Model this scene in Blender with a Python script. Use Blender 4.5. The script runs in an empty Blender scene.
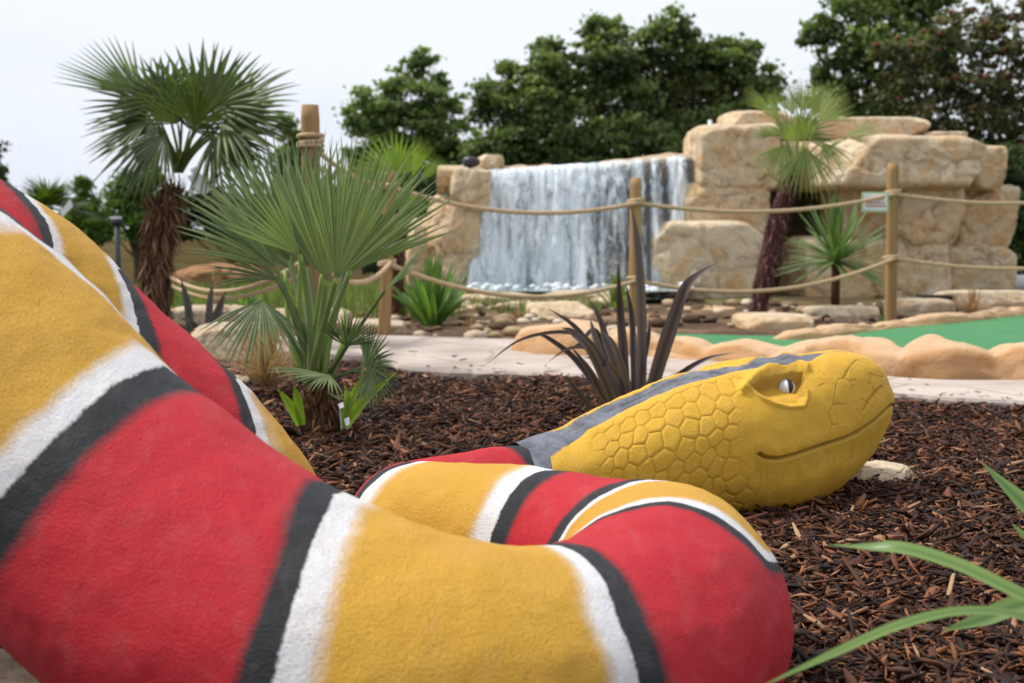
import bpy, math, random
import numpy as np
from mathutils import Vector, noise as mnoise
random.seed(7); RNG = np.random.default_rng(7)
scene = bpy.context.scene
COL = scene.collection
TH = math.atan((341.5-225)/1300); CZ = .68

# ------------------------------------------------------------------ helpers
def P(px, py, Y):
    """world point on the sight line of a photo pixel at ground distance Y (used to take measurements off the photograph)"""
    fx = (px-512)/1300; u = (341.5-py)/1300
    fy = math.cos(TH)+u*math.sin(TH); fz = -math.sin(TH)+u*math.cos(TH)
    k = Y/fy
    return np.array([fx*k, Y, CZ+fz*k])
def G(px, py, z=0.0):
    fx = (px-512)/1300; u = (341.5-py)/1300
    fy = math.cos(TH)+u*math.sin(TH); fz = -math.sin(TH)+u*math.cos(TH)
    k = (z-CZ)/fz
    return np.array([fx*k, fy*k, z])
def proj(p):
    d = p-np.array([0,0,CZ]); f = d[...,1]*math.cos(TH)-d[...,2]*math.sin(TH); u = d[...,1]*math.sin(TH)+d[...,2]*math.cos(TH)
    return np.stack([512+1300*d[...,0]/f, 341.5-1300*u/f], -1)
def spline(Pn, n=12):
    Pn = np.array(Pn, float); Q = np.vstack([2*Pn[0]-Pn[1], Pn, 2*Pn[-1]-Pn[-2]]); out = []
    for i in range(1, len(Q)-2):
        p0, p1, p2, p3 = Q[i-1:i+3]
        for k in range(n):
            t = k/n; out.append(.5*((2*p1)+(p2-p0)*t+(2*p0-5*p1+4*p2-p3)*t*t+(3*p1-p0-3*p2+p3)*t**3))
    out.append(Q[-2]); return np.array(out)
def sstep(a, b, x):
    t = np.clip((x-a)/(b-a), 0, 1); return t*t*(3-2*t)
def terrain(x, y):
    x = np.asarray(x, float); y = np.asarray(y, float)
    return -.5*sstep(10, 24, y)*sstep(3, -3, x) - .15*sstep(16, 30, y)*sstep(-3, 3, x)

def npmesh(name, V, F, mat=None, parent=None, smooth=True, attrs=None, loc=None):
    """V (n,3), F list/array of polygons (array => all same size)"""
    V = np.asarray(V, dtype=np.float32)
    me = bpy.data.meshes.new(name)
    if isinstance(F, np.ndarray):
        k = F.shape[1]; nf = len(F)
        me.vertices.add(len(V)); me.vertices.foreach_set('co', V.ravel())
        me.loops.add(nf*k); me.loops.foreach_set('vertex_index', F.astype(np.int32).ravel())
        me.polygons.add(nf); me.polygons.foreach_set('loop_start', np.arange(0, nf*k, k, dtype=np.int32))
        me.update(calc_edges=True)
    else:
        me.from_pydata([tuple(map(float, v)) for v in V], [], [tuple(map(int, f)) for f in F])
        me.update()
    if smooth: me.polygons.foreach_set('use_smooth', np.ones(len(me.polygons), dtype=bool))
    if attrs:
        for an, arr in attrs.items():
            arr = np.asarray(arr, dtype=np.float32)
            a = me.attributes.new(an, 'FLOAT', 'POINT'); a.data.foreach_set('value', arr.ravel())
    if mat: me.materials.append(mat)
    me.validate()
    o = bpy.data.objects.new(name, me); COL.objects.link(o)
    if parent: o.parent = parent
    if loc is not None: o.location = loc
    return o
class MB:
    def __init__(s): s.V = []; s.F = []; s.A = []
    def add(s, V, F, a=0.0):
        b = len(s.V); s.V.extend([tuple(v) for v in V]); s.F.extend([tuple(i+b for i in f) for f in F])
        if np.isscalar(a): s.A.extend([a]*len(V))
        else: s.A.extend(list(a))
    def box(s, c, d, rz=0, a=0.0, taper=1.0):
        x, y, z = [k/2 for k in d]; cs, sn = math.cos(rz), math.sin(rz); V = []
        for sx, sy, sz in ((-1,-1,-1),(1,-1,-1),(1,1,-1),(-1,1,-1),(-1,-1,1),(1,-1,1),(1,1,1),(-1,1,1)):
            t = taper if sz > 0 else 1
            lx, ly = sx*x*t, sy*y*t
            V.append((c[0]+lx*cs-ly*sn, c[1]+lx*sn+ly*cs, c[2]+sz*z))
        s.add(V, [(0,3,2,1),(4,5,6,7),(0,1,5,4),(1,2,6,5),(2,3,7,6),(3,0,4,7)], a)
    def tube(s, pts, rad, n=10, a=0.0, cap=True):
        pts = np.array(pts, float); m = len(pts)
        rad = np.full(m, rad) if np.isscalar(rad) else np.array(rad, float)
        t = np.gradient(pts, axis=0); t /= np.linalg.norm(t, axis=1)[:,None]+1e-9
        ref = np.array([0,0,1.]) if abs(t[0][2]) < .9 else np.array([0,1.,0])
        u = np.cross(t[0], ref); u /= np.linalg.norm(u)
        V = []; ang = np.linspace(0, 2*math.pi, n, endpoint=False)
        for i in range(m):
            u = u-t[i]*np.dot(u, t[i]); u /= np.linalg.norm(u)+1e-9; w = np.cross(t[i], u)
            for q in ang: V.append(pts[i]+rad[i]*(math.cos(q)*u+math.sin(q)*w))
        F = [(i*n+j, i*n+(j+1)%n, (i+1)*n+(j+1)%n, (i+1)*n+j) for i in range(m-1) for j in range(n)]
        if cap: F += [tuple(range(n))[::-1], tuple((m-1)*n+j for j in range(n))]
        s.add(V, F, a)
    def build(s, name, mat=None, parent=None, smooth=True, origin=None):
        V = np.array(s.V, float)
        if origin is not None: V = V-np.array(origin)
        return npmesh(name, V, s.F, mat, parent, smooth, {'tint': s.A}, origin)
def tag(o, label, cat, group=None, kind=None):
    if label: o['label'] = label
    if cat: o['category'] = cat
    if group: o['group'] = group
    if kind: o['kind'] = kind
    return o
def thing(name, label, cat, loc=(0,0,0), group=None):
    o = bpy.data.objects.new(name, None); o.empty_display_size = .1; COL.objects.link(o); o.location = [float(v) for v in loc]
    return tag(o, label, cat, group)
def under(o, t):
    """attach a part built in world coordinates to its thing"""
    o.parent = t; o.location = Vector(o.location)-Vector(t.location); return o

# ------------------------------------------------------------------ materials
class NT:
    def __init__(s, name):
        s.m = bpy.data.materials.new(name); s.m.use_nodes = True; s.t = s.m.node_tree; s.t.nodes.clear()
        s.out = s.n('ShaderNodeOutputMaterial')
    def n(s, ty, **kw):
        nd = s.t.nodes.new(ty)
        for k, v in kw.items(): setattr(nd, k, v)
        return nd
    def l(s, a, b): s.t.links.new(a, b)
    def val(s, inp, v):
        if isinstance(v, bpy.types.NodeSocket): s.l(v, inp)
        elif isinstance(v, (tuple, list)) and len(v) == 3 and inp.type == 'RGBA': inp.default_value = (*v, 1)
        else: inp.default_value = v
    def coord(s, kind='Object', scale=None):
        c = s.n('ShaderNodeTexCoord').outputs[kind]
        if scale is None: return c
        mp = s.n('ShaderNodeMapping'); s.l(c, mp.inputs[0]); mp.inputs['Scale'].default_value = scale; return mp.outputs[0]
    def noise(s, scale, detail=4, rough=.55, vec=None, dist=0.0):
        nd = s.n('ShaderNodeTexNoise'); nd.inputs['Scale'].default_value = scale; nd.inputs['Detail'].default_value = detail
        nd.inputs['Roughness'].default_value = rough; nd.inputs['Distortion'].default_value = dist
        if vec is not None: s.l(vec, nd.inputs['Vector'])
        return nd.outputs['Fac']
    def vor(s, scale, vec=None, feature='F1', out='Distance'):
        nd = s.n('ShaderNodeTexVoronoi', feature=feature); nd.inputs['Scale'].default_value = scale
        if vec is not None: s.l(vec, nd.inputs['Vector'])
        return nd.outputs[out]
    def ramp(s, f, stops, interp='LINEAR'):
        r = s.n('ShaderNodeValToRGB'); cr = r.color_ramp; cr.interpolation = interp
        while len(cr.elements) > 1: cr.elements.remove(cr.elements[-1])
        first = True
        for p_, c in stops:
            if not isinstance(c, (tuple, list)): c = (c, c, c)
            e = cr.elements[0] if first else cr.elements.new(p_); first = False
            e.position = p_; e.color = (*c, 1)
        s.val(r.inputs[0], f); return r.outputs[0]
    def mix(s, f, a, b, mode='MIX'):
        m = s.n('ShaderNodeMix', data_type='RGBA', blend_type=mode); s.val(m.inputs[0], f); s.val(m.inputs[6], a); s.val(m.inputs[7], b); return m.outputs[2]
    def math(s, op, a, b=0.0, c=0.0):
        m = s.n('ShaderNodeMath', operation=op); s.val(m.inputs[0], a); s.val(m.inputs[1], b); s.val(m.inputs[2], c); return m.outputs[0]
    def attr(s, name): return s.n('ShaderNodeAttribute', attribute_name=name).outputs['Fac']
    def bump(s, h, strength=.5, dist=.01, normal=None):
        b = s.n('ShaderNodeBump'); b.inputs['Strength'].default_value = strength; b.inputs['Distance'].default_value = dist
        s.l(h, b.inputs['Height'])
        if normal is not None: s.l(normal, b.inputs['Normal'])
        return b.outputs[0]
    def pr(s, col, rough=.8, spec=.3, normal=None, **kw):
        p_ = s.n('ShaderNodeBsdfPrincipled'); s.val(p_.inputs['Base Color'], col); s.val(p_.inputs['Roughness'], rough)
        s.val(p_.inputs['Specular IOR Level'], spec)
        if normal is not None: s.l(normal, p_.inputs['Normal'])
        for k, v in kw.items(): s.val(p_.inputs[k.replace('_', ' ')], v)
        return p_.outputs[0]
    def done(s, sh): s.l(sh, s.out.inputs[0]); return s.m

def mat_snake(head=False):
    t = NT('painted_stucco_head' if head else 'painted_stucco_body'); co = t.coord()
    fine = t.noise(300, 3, .7, co); fine2 = t.noise(650, 2, .6, co); mid = t.noise(28, 4, .6, co); big = t.noise(5, 3, .5, co)
    YEL = (.73,.42,.036) if head else (.75,.41,.042)
    if not head:
        b = t.attr('band')
        b = t.math('ADD', b, t.math('MULTIPLY', t.math('SUBTRACT', fine, .5), .018))
        b = t.math('ADD', b, t.math('MULTIPLY', t.math('SUBTRACT', mid, .5), .022))
        # wider feathering of the sprayed edges
        fr = t.math('FRACT', b)
        R = (.61,.013,.026); K = (.025,.027,.031); W = (.90,.89,.90)
        col = t.ramp(fr, [(0,R),(.185,R),(.222,K),(.298,K),(.303,W),(.364,W),(.396,YEL),(.606,YEL),(.645,W),(.697,W),(.702,K),(.778,K),(.815,R),(1,R)])
    else:
        st = t.attr('stripe')
        st = t.math('ADD', st, t.math('MULTIPLY', t.math('SUBTRACT', mid, .5), .6))
        stm = t.ramp(st, [(.44,0),(.56,1)])
        GR = t.mix(t.ramp(t.noise(16, 6, .75, co), [(.3,0),(.7,1)]), (.045,.055,.075), (.24,.26,.31))
        col = t.mix(stm, YEL, GR)
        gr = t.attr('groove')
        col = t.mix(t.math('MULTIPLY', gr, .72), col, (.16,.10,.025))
    # weathering: slight value drift and grime specks
    col = t.mix(t.ramp(big, [(.35,0),(.7,.15)]), col, t.mix(1.0, col, (.78,.70,.62), 'MULTIPLY'))
    speck = t.ramp(t.noise(60, 5, .75, co), [(.64,0),(.76,.4)])
    col = t.mix(speck, col, t.mix(1.0, col, (.60,.52,.42), 'MULTIPLY'))
    sp = t.n('ShaderNodeSeparateXYZ'); t.l(co, sp.inputs[0])
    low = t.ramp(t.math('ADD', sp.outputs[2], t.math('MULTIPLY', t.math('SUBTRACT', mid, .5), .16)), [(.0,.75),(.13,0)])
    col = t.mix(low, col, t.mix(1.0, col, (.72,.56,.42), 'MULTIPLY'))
    mott = t.ramp(t.noise(11, 6, .7, co), [(.45,0),(.68,.24)])
    col = t.mix(mott, col, t.mix(1.0, col, (.86,.72,.55), 'MULTIPLY'))
    grain_shade = t.noise(260, 3, .8, co)  # grain tips lightened and pits darkened in the colour, as shaded relief
    col = t.mix(t.ramp(grain_shade, [(.56,0),(.74,.25)]), col, t.mix(1.0, col, (1.3,1.28,1.25), 'MULTIPLY'))
    col = t.mix(t.ramp(grain_shade, [(.30,.45),(.40,0)]), col, t.mix(1.0, col, (.55,.50,.48), 'MULTIPLY'))
    brush = t.noise(30, 4, .7, t.coord('Object', (1,.25,1)), .3)
    col = t.mix(t.ramp(brush, [(.50,0),(.70,.09)]), col, t.mix(.5, col, (.75,.62,.55)))
    dark = t.ramp(fine, [(.25,.4),(.40,0)])  # pits of the fine relief darkened in the colour too
    col = t.mix(dark, col, t.mix(1.0, col, (.45,.42,.40), 'MULTIPLY'))
    h = t.math('ADD', t.math('MULTIPLY', fine, 1.0), t.math('MULTIPLY', fine2, .5))
    nb = t.bump(t.noise(9, 4, .6, co), .3, .010)
    nb = t.bump(t.noise(75, 4, .7, co), .5, .004, nb)
    nb = t.bump(t.noise(230, 4, .8, co), .7 if not head else .4, .0050, nb)
    nb = t.bump(h, .5 if head else .8, .0035, nb)
    return t.done(t.pr(col, .60, .30, nb))
def mat_plain(name, col, rough=.7, spec=.3, var=.25, nscale=20, bump=.2, bdist=.004, metallic=0.0, scale=None):
    t = NT(name); co = t.coord('Object', scale); n = t.noise(nscale, 5, .6, co)
    c = t.mix(t.ramp(n, [(.3,0),(.7,1)]), tuple(k*(1-var) for k in col), tuple(min(k*(1+var), .9) for k in col))
    return t.done(t.pr(c, rough, spec, t.bump(n, bump, bdist), Metallic=metallic))
def mat_rock(name, base=(.68,.50,.30), ochre=(.60,.35,.14), pale=(.78,.66,.48), dark=(.20,.12,.06), sc=1.0, bump=1.0):
    t = NT(name); co = t.coord()
    info = t.n('ShaderNodeObjectInfo')
    add = t.n('ShaderNodeVectorMath', operation='ADD'); t.l(co, add.inputs[0]); t.l(t.math('MULTIPLY', info.outputs['Random'], 40.0), add.inputs[1]); co = add.outputs[0]
    n1 = t.noise(1.6*sc, 6, .62, co, .4); n2 = t.noise(5*sc, 8, .66, co, .6); n3 = t.noise(22*sc, 8, .7, co)
    wv = t.n('ShaderNodeVectorMath', operation='ADD'); t.l(co, wv.inputs[0]); t.l(t.math('MULTIPLY', n2, .5), wv.inputs[1]); vor = t.vor(1.3*sc, wv.outputs[0], 'DISTANCE_TO_EDGE')
    streak = t.noise(6*sc, 5, .6, t.coord('Object', (1,1,.16)))
    c = t.mix(t.ramp(n1, [(.38,0),(.62,1)]), base, pale)
    c = t.mix(t.ramp(n2, [(.46,0),(.66,.85)]), c, ochre)
    c = t.mix(t.ramp(streak, [(.55,0),(.70,.38)]), c, (.40,.25,.12))
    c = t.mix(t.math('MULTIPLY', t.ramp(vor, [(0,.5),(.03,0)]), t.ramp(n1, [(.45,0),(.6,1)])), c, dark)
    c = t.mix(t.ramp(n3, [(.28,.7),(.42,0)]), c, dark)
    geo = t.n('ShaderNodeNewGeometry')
    c = t.mix(t.ramp(geo.outputs['Pointiness'], [(.42,.85),(.492,0)]), c, dark)  # crevices darkened in the colour, standing in for shade
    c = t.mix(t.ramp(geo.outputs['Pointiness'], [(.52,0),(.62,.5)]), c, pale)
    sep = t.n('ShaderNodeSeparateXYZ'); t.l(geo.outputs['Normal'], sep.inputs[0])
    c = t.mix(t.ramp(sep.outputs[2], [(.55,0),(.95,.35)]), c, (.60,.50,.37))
    h = t.math('ADD', t.math('MULTIPLY', n2, 1.0), t.math('MULTIPLY', n3, .35))
    h = t.math('ADD', h, t.math('MULTIPLY', t.ramp(vor, [(0,0),(.05,1)]), .10))
    return t.done(t.pr(c, .88, .2, t.bump(h, bump, .06/sc)))
def mat_leaf(name, c1, c2, rough=.45, trans=.35, stripe=None):
    """foliage: tint attribute moves from c1 to c2; light passes through"""
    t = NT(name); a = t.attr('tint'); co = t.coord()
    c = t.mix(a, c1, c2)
    n = t.noise(9, 4, .6, co)
    c = t.mix(t.ramp(n, [(.3,0),(.75,.45)]), c, t.mix(1.0, c, (1.5,1.25,.8), 'MULTIPLY'))
    p_ = t.pr(c, rough, .4)
    tr = t.n('ShaderNodeBsdfTranslucent'); t.l(t.mix(1.0, c, (1.3,1.5,.6), 'MULTIPLY'), tr.inputs[0])
    m = t.n('ShaderNodeMixShader'); m.inputs[0].default_value = trans; t.l(p_, m.inputs[1]); t.l(tr.outputs[0], m.inputs[2])
    return t.done(m.outputs[0])
def mat_tint(name, stops, rough=.85, spec=.2, bump=.3, nscale=60, scale=None, bdist=.003):
    t = NT(name); a = t.attr('tint'); co = t.coord('Object', scale); n = t.noise(nscale, 4, .65, co)
    f = t.math('ADD', a, t.math('MULTIPLY', t.math('SUBTRACT', n, .5), .35))
    return t.done(t.pr(t.ramp(f, stops), rough, spec, t.bump(n, bump, bdist)))
M = {}
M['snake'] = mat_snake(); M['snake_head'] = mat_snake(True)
M['eye_white'] = mat_plain('eye_paint', (.70,.72,.74), .5, .4, .08, 40, .1)
M['eye_black'] = mat_plain('pupil_paint', (.012,.012,.014), .4, .5, .1, 40, .1)
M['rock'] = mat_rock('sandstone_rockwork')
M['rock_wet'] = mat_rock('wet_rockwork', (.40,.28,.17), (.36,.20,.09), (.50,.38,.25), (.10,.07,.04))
M['rock_dark'] = mat_rock('shaded_cave_rock', (.10,.07,.05), (.09,.055,.03), (.15,.11,.08), (.02,.015,.01))  # darker copy of the rock colours, cave shade painted in
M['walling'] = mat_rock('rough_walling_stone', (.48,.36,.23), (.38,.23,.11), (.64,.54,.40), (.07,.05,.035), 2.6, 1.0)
M['kerb'] = mat_rock('orange_moulded_concrete', (.55,.31,.145), (.52,.26,.10), (.60,.38,.21), (.26,.14,.07), 1.2, .4)
M['bark'] = mat_tint('bark_chips', [(0,(.010,.005,.004)),(.3,(.034,.013,.008)),(.58,(.095,.034,.016)),(.80,(.23,.085,.034)),(.93,(.32,.155,.075)),(1,(.42,.26,.15))], .6, .22, .6, 220, (1,1,1))
M['soil'] = mat_tint('damp_soil', [(0,(.006,.004,.003)),(1,(.045,.022,.014))], .9, .2, 1.0, 90, None, .02)
M['wood'] = mat_plain('weathered_post_wood', (.31,.195,.085), .8, .2, .3, 14, .5, .004, scale=(1,1,.08))
M['rope'] = mat_plain('jute_rope', (.50,.36,.22), .9, .1, .3, 90, .6, .006)
M['board'] = mat_plain('brown_board_wood', (.44,.29,.14), .85, .15, .3, 8, .4, .01, scale=(.15,1,2))
M['tag'] = mat_plain('worn_tag', (.52,.54,.55), .6, .3, .15, 60, .1)
M['black_metal'] = mat_plain('black_powder_coat', (.02,.02,.022), .4, .5, .2, 30, .1)
M['white_plastic'] = mat_plain('white_label_plastic', (.72,.74,.76), .5, .4, .06, 30, .05)

# ------------------------------------------------------------------ snake
CPTS = [(-.10,2.15,-.25,.15),(-.33,2.13,-.02,.165),(-.50,2.10,.22,.175),(-.70,2.10,.42,.18),(-.85,2.08,.56,.18),(-.975,2.02,.635,.18),(-1.03,1.90,.655,.18),(-.95,1.77,.625,.18),(-.76,1.69,.535,.187),(-.51,1.60,.317,.19),(-.27,1.49,.19,.19),(-.05,1.46,.128,.185),(.12,1.60,.108,.175),(.225,1.82,.127,.176),(.15,2.05,.118,.16),(.0,2.2,.118,.15),(-.14,2.33,.104,.14),(-.19,2.5,.098,.122),(-.10,2.66,.10,.11),(.04,2.78,.10,.11),(.16,2.86,.11,.12)]
# (centre-line knot, phase) ; phase cycle: 0 red .2 black .3 white .38 yellow .62 white .70 black .80 red 1
# columns: far side of the ring (-.2), crown (0), half way down (.5) and full front (.95)
_seq = [(0,0,0,0,.42),(2.27,2.27,1.97,1.80,.62),(2.38,2.38,2.08,1.90,.70),(2.52,2.50,2.18,2.02,.80),(3.2,3.2,2.72,2.45,1.2),(3.38,3.38,2.92,2.60,1.3),(3.50,3.50,3.05,2.72,1.38),
 (4.10,4.10,3.66,3.40,1.62),(4.18,4.18,3.76,3.46,1.70),(4.36,4.36,3.88,3.6,1.80),(7.62,7.60,7.60,7.60,2.2),(8.12,7.84,7.86,7.88,2.3),(8.62,8.06,8.06,8.08,2.38),(8.72,8.60,8.68,8.76,2.62),(8.80,8.75,8.79,8.90,2.70),(8.98,8.99,9.02,9.10,2.80),
 (9.78,9.79,9.93,10.10,3.2),(9.95,9.96,10.10,10.25,3.3),(10.12,10.14,10.28,10.39,3.38),(11.55,11.48,11.27,11.30,3.62),(11.68,11.64,11.42,11.43,3.7),(11.88,11.82,11.60,11.55,3.8),(12.70,12.70,12.70,12.70,4.2),(12.78,12.78,12.78,12.78,4.3),(12.87,12.87,12.87,12.87,4.38),
 (13.40,13.40,13.36,13.3,4.62),(13.50,13.50,13.47,13.4,4.7),(13.68,13.68,13.66,13.6,4.8),(14.48,14.48,14.46,14.4,5.2),(14.65,14.65,14.66,14.6,5.3),(14.85,14.85,14.84,14.8,5.38),(16.15,16.15,16.15,16.15,5.62),(16.42,16.42,16.42,16.42,5.7),(16.62,16.62,16.62,16.62,5.8),(18.55,18.55,18.55,18.55,6.18),(18.75,18.75,18.75,18.75,6.24),(20,20,20,20,6.28)]
def make_body(root):
    S = spline(CPTS, 60)
    c = S[:,:3]; s = np.concatenate([[0], np.cumsum(np.linalg.norm(np.diff(c, axis=0), axis=1))])
    kn = np.arange(len(s))/60.; smax = float(np.interp(19.25, kn, s)); su = np.linspace(0, smax, 1050); ks = np.interp(su, s, kn)
    c = np.stack([np.interp(su, s, c[:,k]) for k in range(3)], 1); r = np.interp(su, s, S[:,3])
    t = np.gradient(c, axis=0); t /= np.linalg.norm(t, axis=1)[:,None]
    side = np.cross(t, [0,0,1]); side /= np.linalg.norm(side, axis=1)[:,None]; up = np.cross(side, t)
    na = 260; a = np.linspace(0, 2*np.pi, na, endpoint=False)
    D = np.cos(a)[None,:,None]*side[:,None]+np.sin(a)[None,:,None]*up[:,None]
    V = c[:,None]+r[:,None,None]*D
    V = V.reshape(-1,3); Dn = D.reshape(-1,3)
    # hand-modelled unevenness
    disp = np.zeros(len(V))
    step = 1
    for i in range(len(V)):
        v = Vector(V[i])
        disp[i] = .010*mnoise.noise(v*4.0)+.0035*mnoise.noise(v*15.0)+.0012*mnoise.noise(v*45.0)
    V = V+Dn*disp[:,None]
    # irregular painted edges: phase wobbles round the ring
    # where each painted edge crosses the ring depends on how far round towards the viewer's side one is
    k0 = np.repeat(ks, na); f_ = np.clip(-Dn[:,1], -.2, .95)
    k0 = k0+.42*np.clip(-Dn[:,0], 0, 1)*sstep(12.0, 12.4, k0)*sstep(13.3, 12.9, k0)-.30*sstep(.72, .98, Dn[:,0])*sstep(12.3, 12.6, k0)*sstep(13.6, 13.1, k0)
    sq = np.array(_seq); bins = np.round((f_+.2)/1.15*60).astype(int); band = np.zeros(len(k0))
    for bi in range(61):
        sel = bins == bi
        if not sel.any(): continue
        fv = bi/60*1.15-.2; kn_ = np.array([np.interp(fv, [-.2,0,.5,.95], row[:4]) for row in sq])
        band[sel] = np.interp(k0[sel], np.maximum.accumulate(kn_+np.arange(len(kn_))*1e-6), sq[:,4])
    wob = np.array([mnoise.noise(Vector(V[i])*3.2) for i in range(len(V))])
    band = band+.022*wob
    n = len(su); I = np.arange(n-1)[:,None]*na; J = np.arange(na)[None,:]
    F = np.stack([I+J, I+(J+1)%na, I+na+(J+1)%na, I+na+J], -1).reshape(-1,4)[:, ::-1]
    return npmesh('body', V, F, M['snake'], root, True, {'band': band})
def poly_dist(q, pts, closed=False):
    pts = np.array(pts, float); best = np.full(q.shape[:-1], 1e9)
    m = len(pts) if closed else len(pts)-1
    for i in range(m):
        a = pts[i]; b = pts[(i+1)%len(pts)]; ab = b-a; t = np.clip(((q-a)@ab)/(ab@ab), 0, 1)
        best = np.minimum(best, np.linalg.norm(q-(a+t[...,None]*ab), axis=-1))
    return best
def poly_in(q, pts):
    pts = np.array(pts, float); ins = np.zeros(q.shape[:-1], bool); x, y = q[...,0], q[...,1]
    for i in range(len(pts)):
        x1, y1 = pts[i]; x2, y2 = pts[(i+1)%len(pts)]
        cond = ((y1 > y) != (y2 > y)); xi = x1+(y-y1)*(x2-x1)/(y2-y1+1e-12); ins ^= cond & (x < xi)
    return ins
def cells(a, b, size, seed, jit=.5):
    """F1 and F2 distance of jittered hexagonal points, in the unrolled surface (a,b)"""
    def h(i, j, k):
        v = np.sin(i*127.1+j*311.7+k*74.7+seed)*43758.5453; return v-np.floor(v)
    row = np.floor(b/(size*.866)); f1 = np.full(a.shape, 9.); f2 = np.full(a.shape, 9.)
    for dj in (-2,-1,0,1,2):
        j = row+dj; off = .5*np.mod(j, 2); i0 = np.floor(a/size-off)
        for di in (-1,0,1,2):
            i = i0+di
            cx = (i+off+(h(i,j,1)-.5)*jit)*size; cy = (j+.5+(h(i,j,2)-.5)*jit)*size*.866
            d = np.hypot(a-cx, b-cy); m = d < f1; f2 = np.where(m, f1, np.minimum(f2, d)); f1 = np.where(m, d, f1)
    return f1, f2
def unit_(v): return v/np.linalg.norm(v)
def make_head(root):
    # photo x, top y, bottom y, distance, half width
    ST = [(520,446,500,2.78,.105),(540,438,503,2.80,.118),(570,428,508,2.84,.142),(600,414,511,2.89,.160),(635,397,514,2.94,.178),(670,381,516,2.99,.190),(705,372,517,3.03,.195),(740,366,517,3.07,.190),(775,361,514,3.11,.176),(805,353,506,3.15,.156),(832,349,492,3.18,.132),(854,352,474,3.20,.106),(870,361,455,3.21,.080),(881,376,436,3.22,.052),(887,391,424,3.225,.028),(889.5,407,408,3.23,.0)]
    rows = []
    for px, yt, yb, Y, w in ST:
        a = P(px, yt, Y); b = P(px, yb, Y); rows.append((a[0], Y, a[2], b[2], w))
    R = spline(rows, 40); L = np.concatenate([[0], np.cumsum(np.linalg.norm(np.diff(R[:,:4], axis=0), axis=1))])
    nu = 560; lu = np.linspace(0, L[-1], nu); R = np.stack([np.interp(lu, L, R[:,k]) for k in range(5)], 1)
    R[:,4] = np.maximum(R[:,4], 0)
    na = 520; th = np.linspace(0, 2*np.pi, na, endpoint=False)
    sn, cs = np.sin(th), np.cos(th)
    ey = np.sign(sn)*np.abs(sn)**.86; ez = np.sign(cs)*np.abs(cs)**.92
    zc = (R[:,2]+R[:,3])/2; hh = (R[:,2]-R[:,3])/2
    lat = -R[:,4][:,None]*ey[None]                     # lateral, + is the far side
    low = .10*np.clip(-ez, -1, 1)                      # jowls: wider below the middle
    lat = lat*(1+low[None]*1.0)
    dz = hh[:,None]*ez[None]
    roll = math.radians(11); yaw = math.radians(17)
    def place(lat, dz):
        l2 = lat*math.cos(roll)-dz*math.sin(roll); z2 = lat*math.sin(roll)*.6+dz*math.cos(roll)
        X = R[:,0][:,None]-math.sin(yaw)*l2; Yv = R[:,1][:,None]+math.cos(yaw)*l2; Z = zc[:,None]+z2
        return np.stack([X, Yv, Z], -1)
    V = place(lat, dz)
    near = place(-np.abs(lat), dz); q = proj(near)      # both cheeks carry the same relief
    du = np.gradient(V, axis=0); dv = (np.roll(V, -1, 1)-np.roll(V, 1, 1)); N = np.cross(dv, du); N /= np.linalg.norm(N, axis=2)[...,None]+1e-9
    cen = np.stack([R[:,0], R[:,1], zc], 1)[:,None]
    N *= np.sign(((V-cen)*N).sum(-1))[...,None]; N[-1] = np.array([1,.3,0])/math.hypot(1,.3)
    arc = np.zeros((nu, na)); seg = np.linalg.norm(np.roll(V, -1, 1)-V, axis=2)
    half = na//2; arc[:,1:half+1] = np.cumsum(seg[:,:half], 1); back = np.cumsum(seg[:,::-1][:,:half-1], 1); arc[:,half+1:] = -back[:,::-1]
    A = np.repeat(lu[:,None], na, 1)
    # --- relief
    mouth = [(759,454),(766,458),(778,459),(795,455),(812,449),(828,444),(845,438),(860,431),(874,421),(892,405)]
    sock = [(750,388),(760,381),(775,375),(792,371),(803,372),(807,378),(804,386),(804,398),(802,404),(790,405),(775,402),(762,396)]
    brow = [(742,391),(752,381),(768,371),(785,366),(798,365),(806,368)]
    crest = [(590,431),(630,412),(670,394),(705,383),(742,374),(770,366)]
    dm = poly_dist(q, mouth); my = np.interp(q[...,0], [p[0] for p in mouth], [p[1] for p in mouth]); above = q[...,1] < my
    inr = (q[...,0] > 755)
    ds = poly_dist(q, sock, True); ins = poly_in(q, sock); sd = np.where(ins, ds, -ds)
    db = poly_dist(q, brow); dc = poly_dist(q, crest)
    disp = np.zeros((nu, na)); tipfade = sstep(0, .05, lu[-1]-lu)[:,None]
    disp += np.where(above, .003, .002)*np.exp(-((dm-9)/8)**2)*inr
    groove_m = np.exp(-(dm/1.5)**2)
    disp -= .012*groove_m
    disp -= np.where((~above) & inr, .004*sstep(0, 3, dm)*np.exp(-((dm-14)/12)**2), 0)*tipfade
    disp += .015*np.exp(-(db/4.5)**2)+.008*np.exp(-(dc/9)**2)
    sockm = sstep(-.5, 3.2, sd)
    disp -= sockm*(.008+.022*sstep(402, 380, q[...,1]))
    disp += .006*np.exp(-((ds-2.5)/2.2)**2)*(~ins)*(q[...,1] > 390)
    # scales
    smooth_zone = sstep(728, 748, q[...,0])*(sstep(392, 400, q[...,1]))*sstep(490, 470, q[...,1])
    sc_mask = sstep(.12, .22, A)*sstep(770, 735, q[...,0])*(1-smooth_zone)*sstep(.045, .06, np.abs(arc))
    wa = .006*np.sin(A*23+arc*9); wb = .006*np.sin(arc*31+A*13); f1, f2 = cells(A*1.0+wa, arc+.013+wb, .044, 3.1, .46); e = f2-f1
    g1 = np.exp(-(e/.0026)**2)
    dome = np.clip(e/.012, 0, 1)**.7
    disp += sc_mask*(-.0015*g1+.0016*dome-.0008)
    sn_mask = sstep(812, 826, q[...,0])*above*sstep(4, 14, dm)*sstep(.035, .05, np.abs(arc))*tipfade
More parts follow.
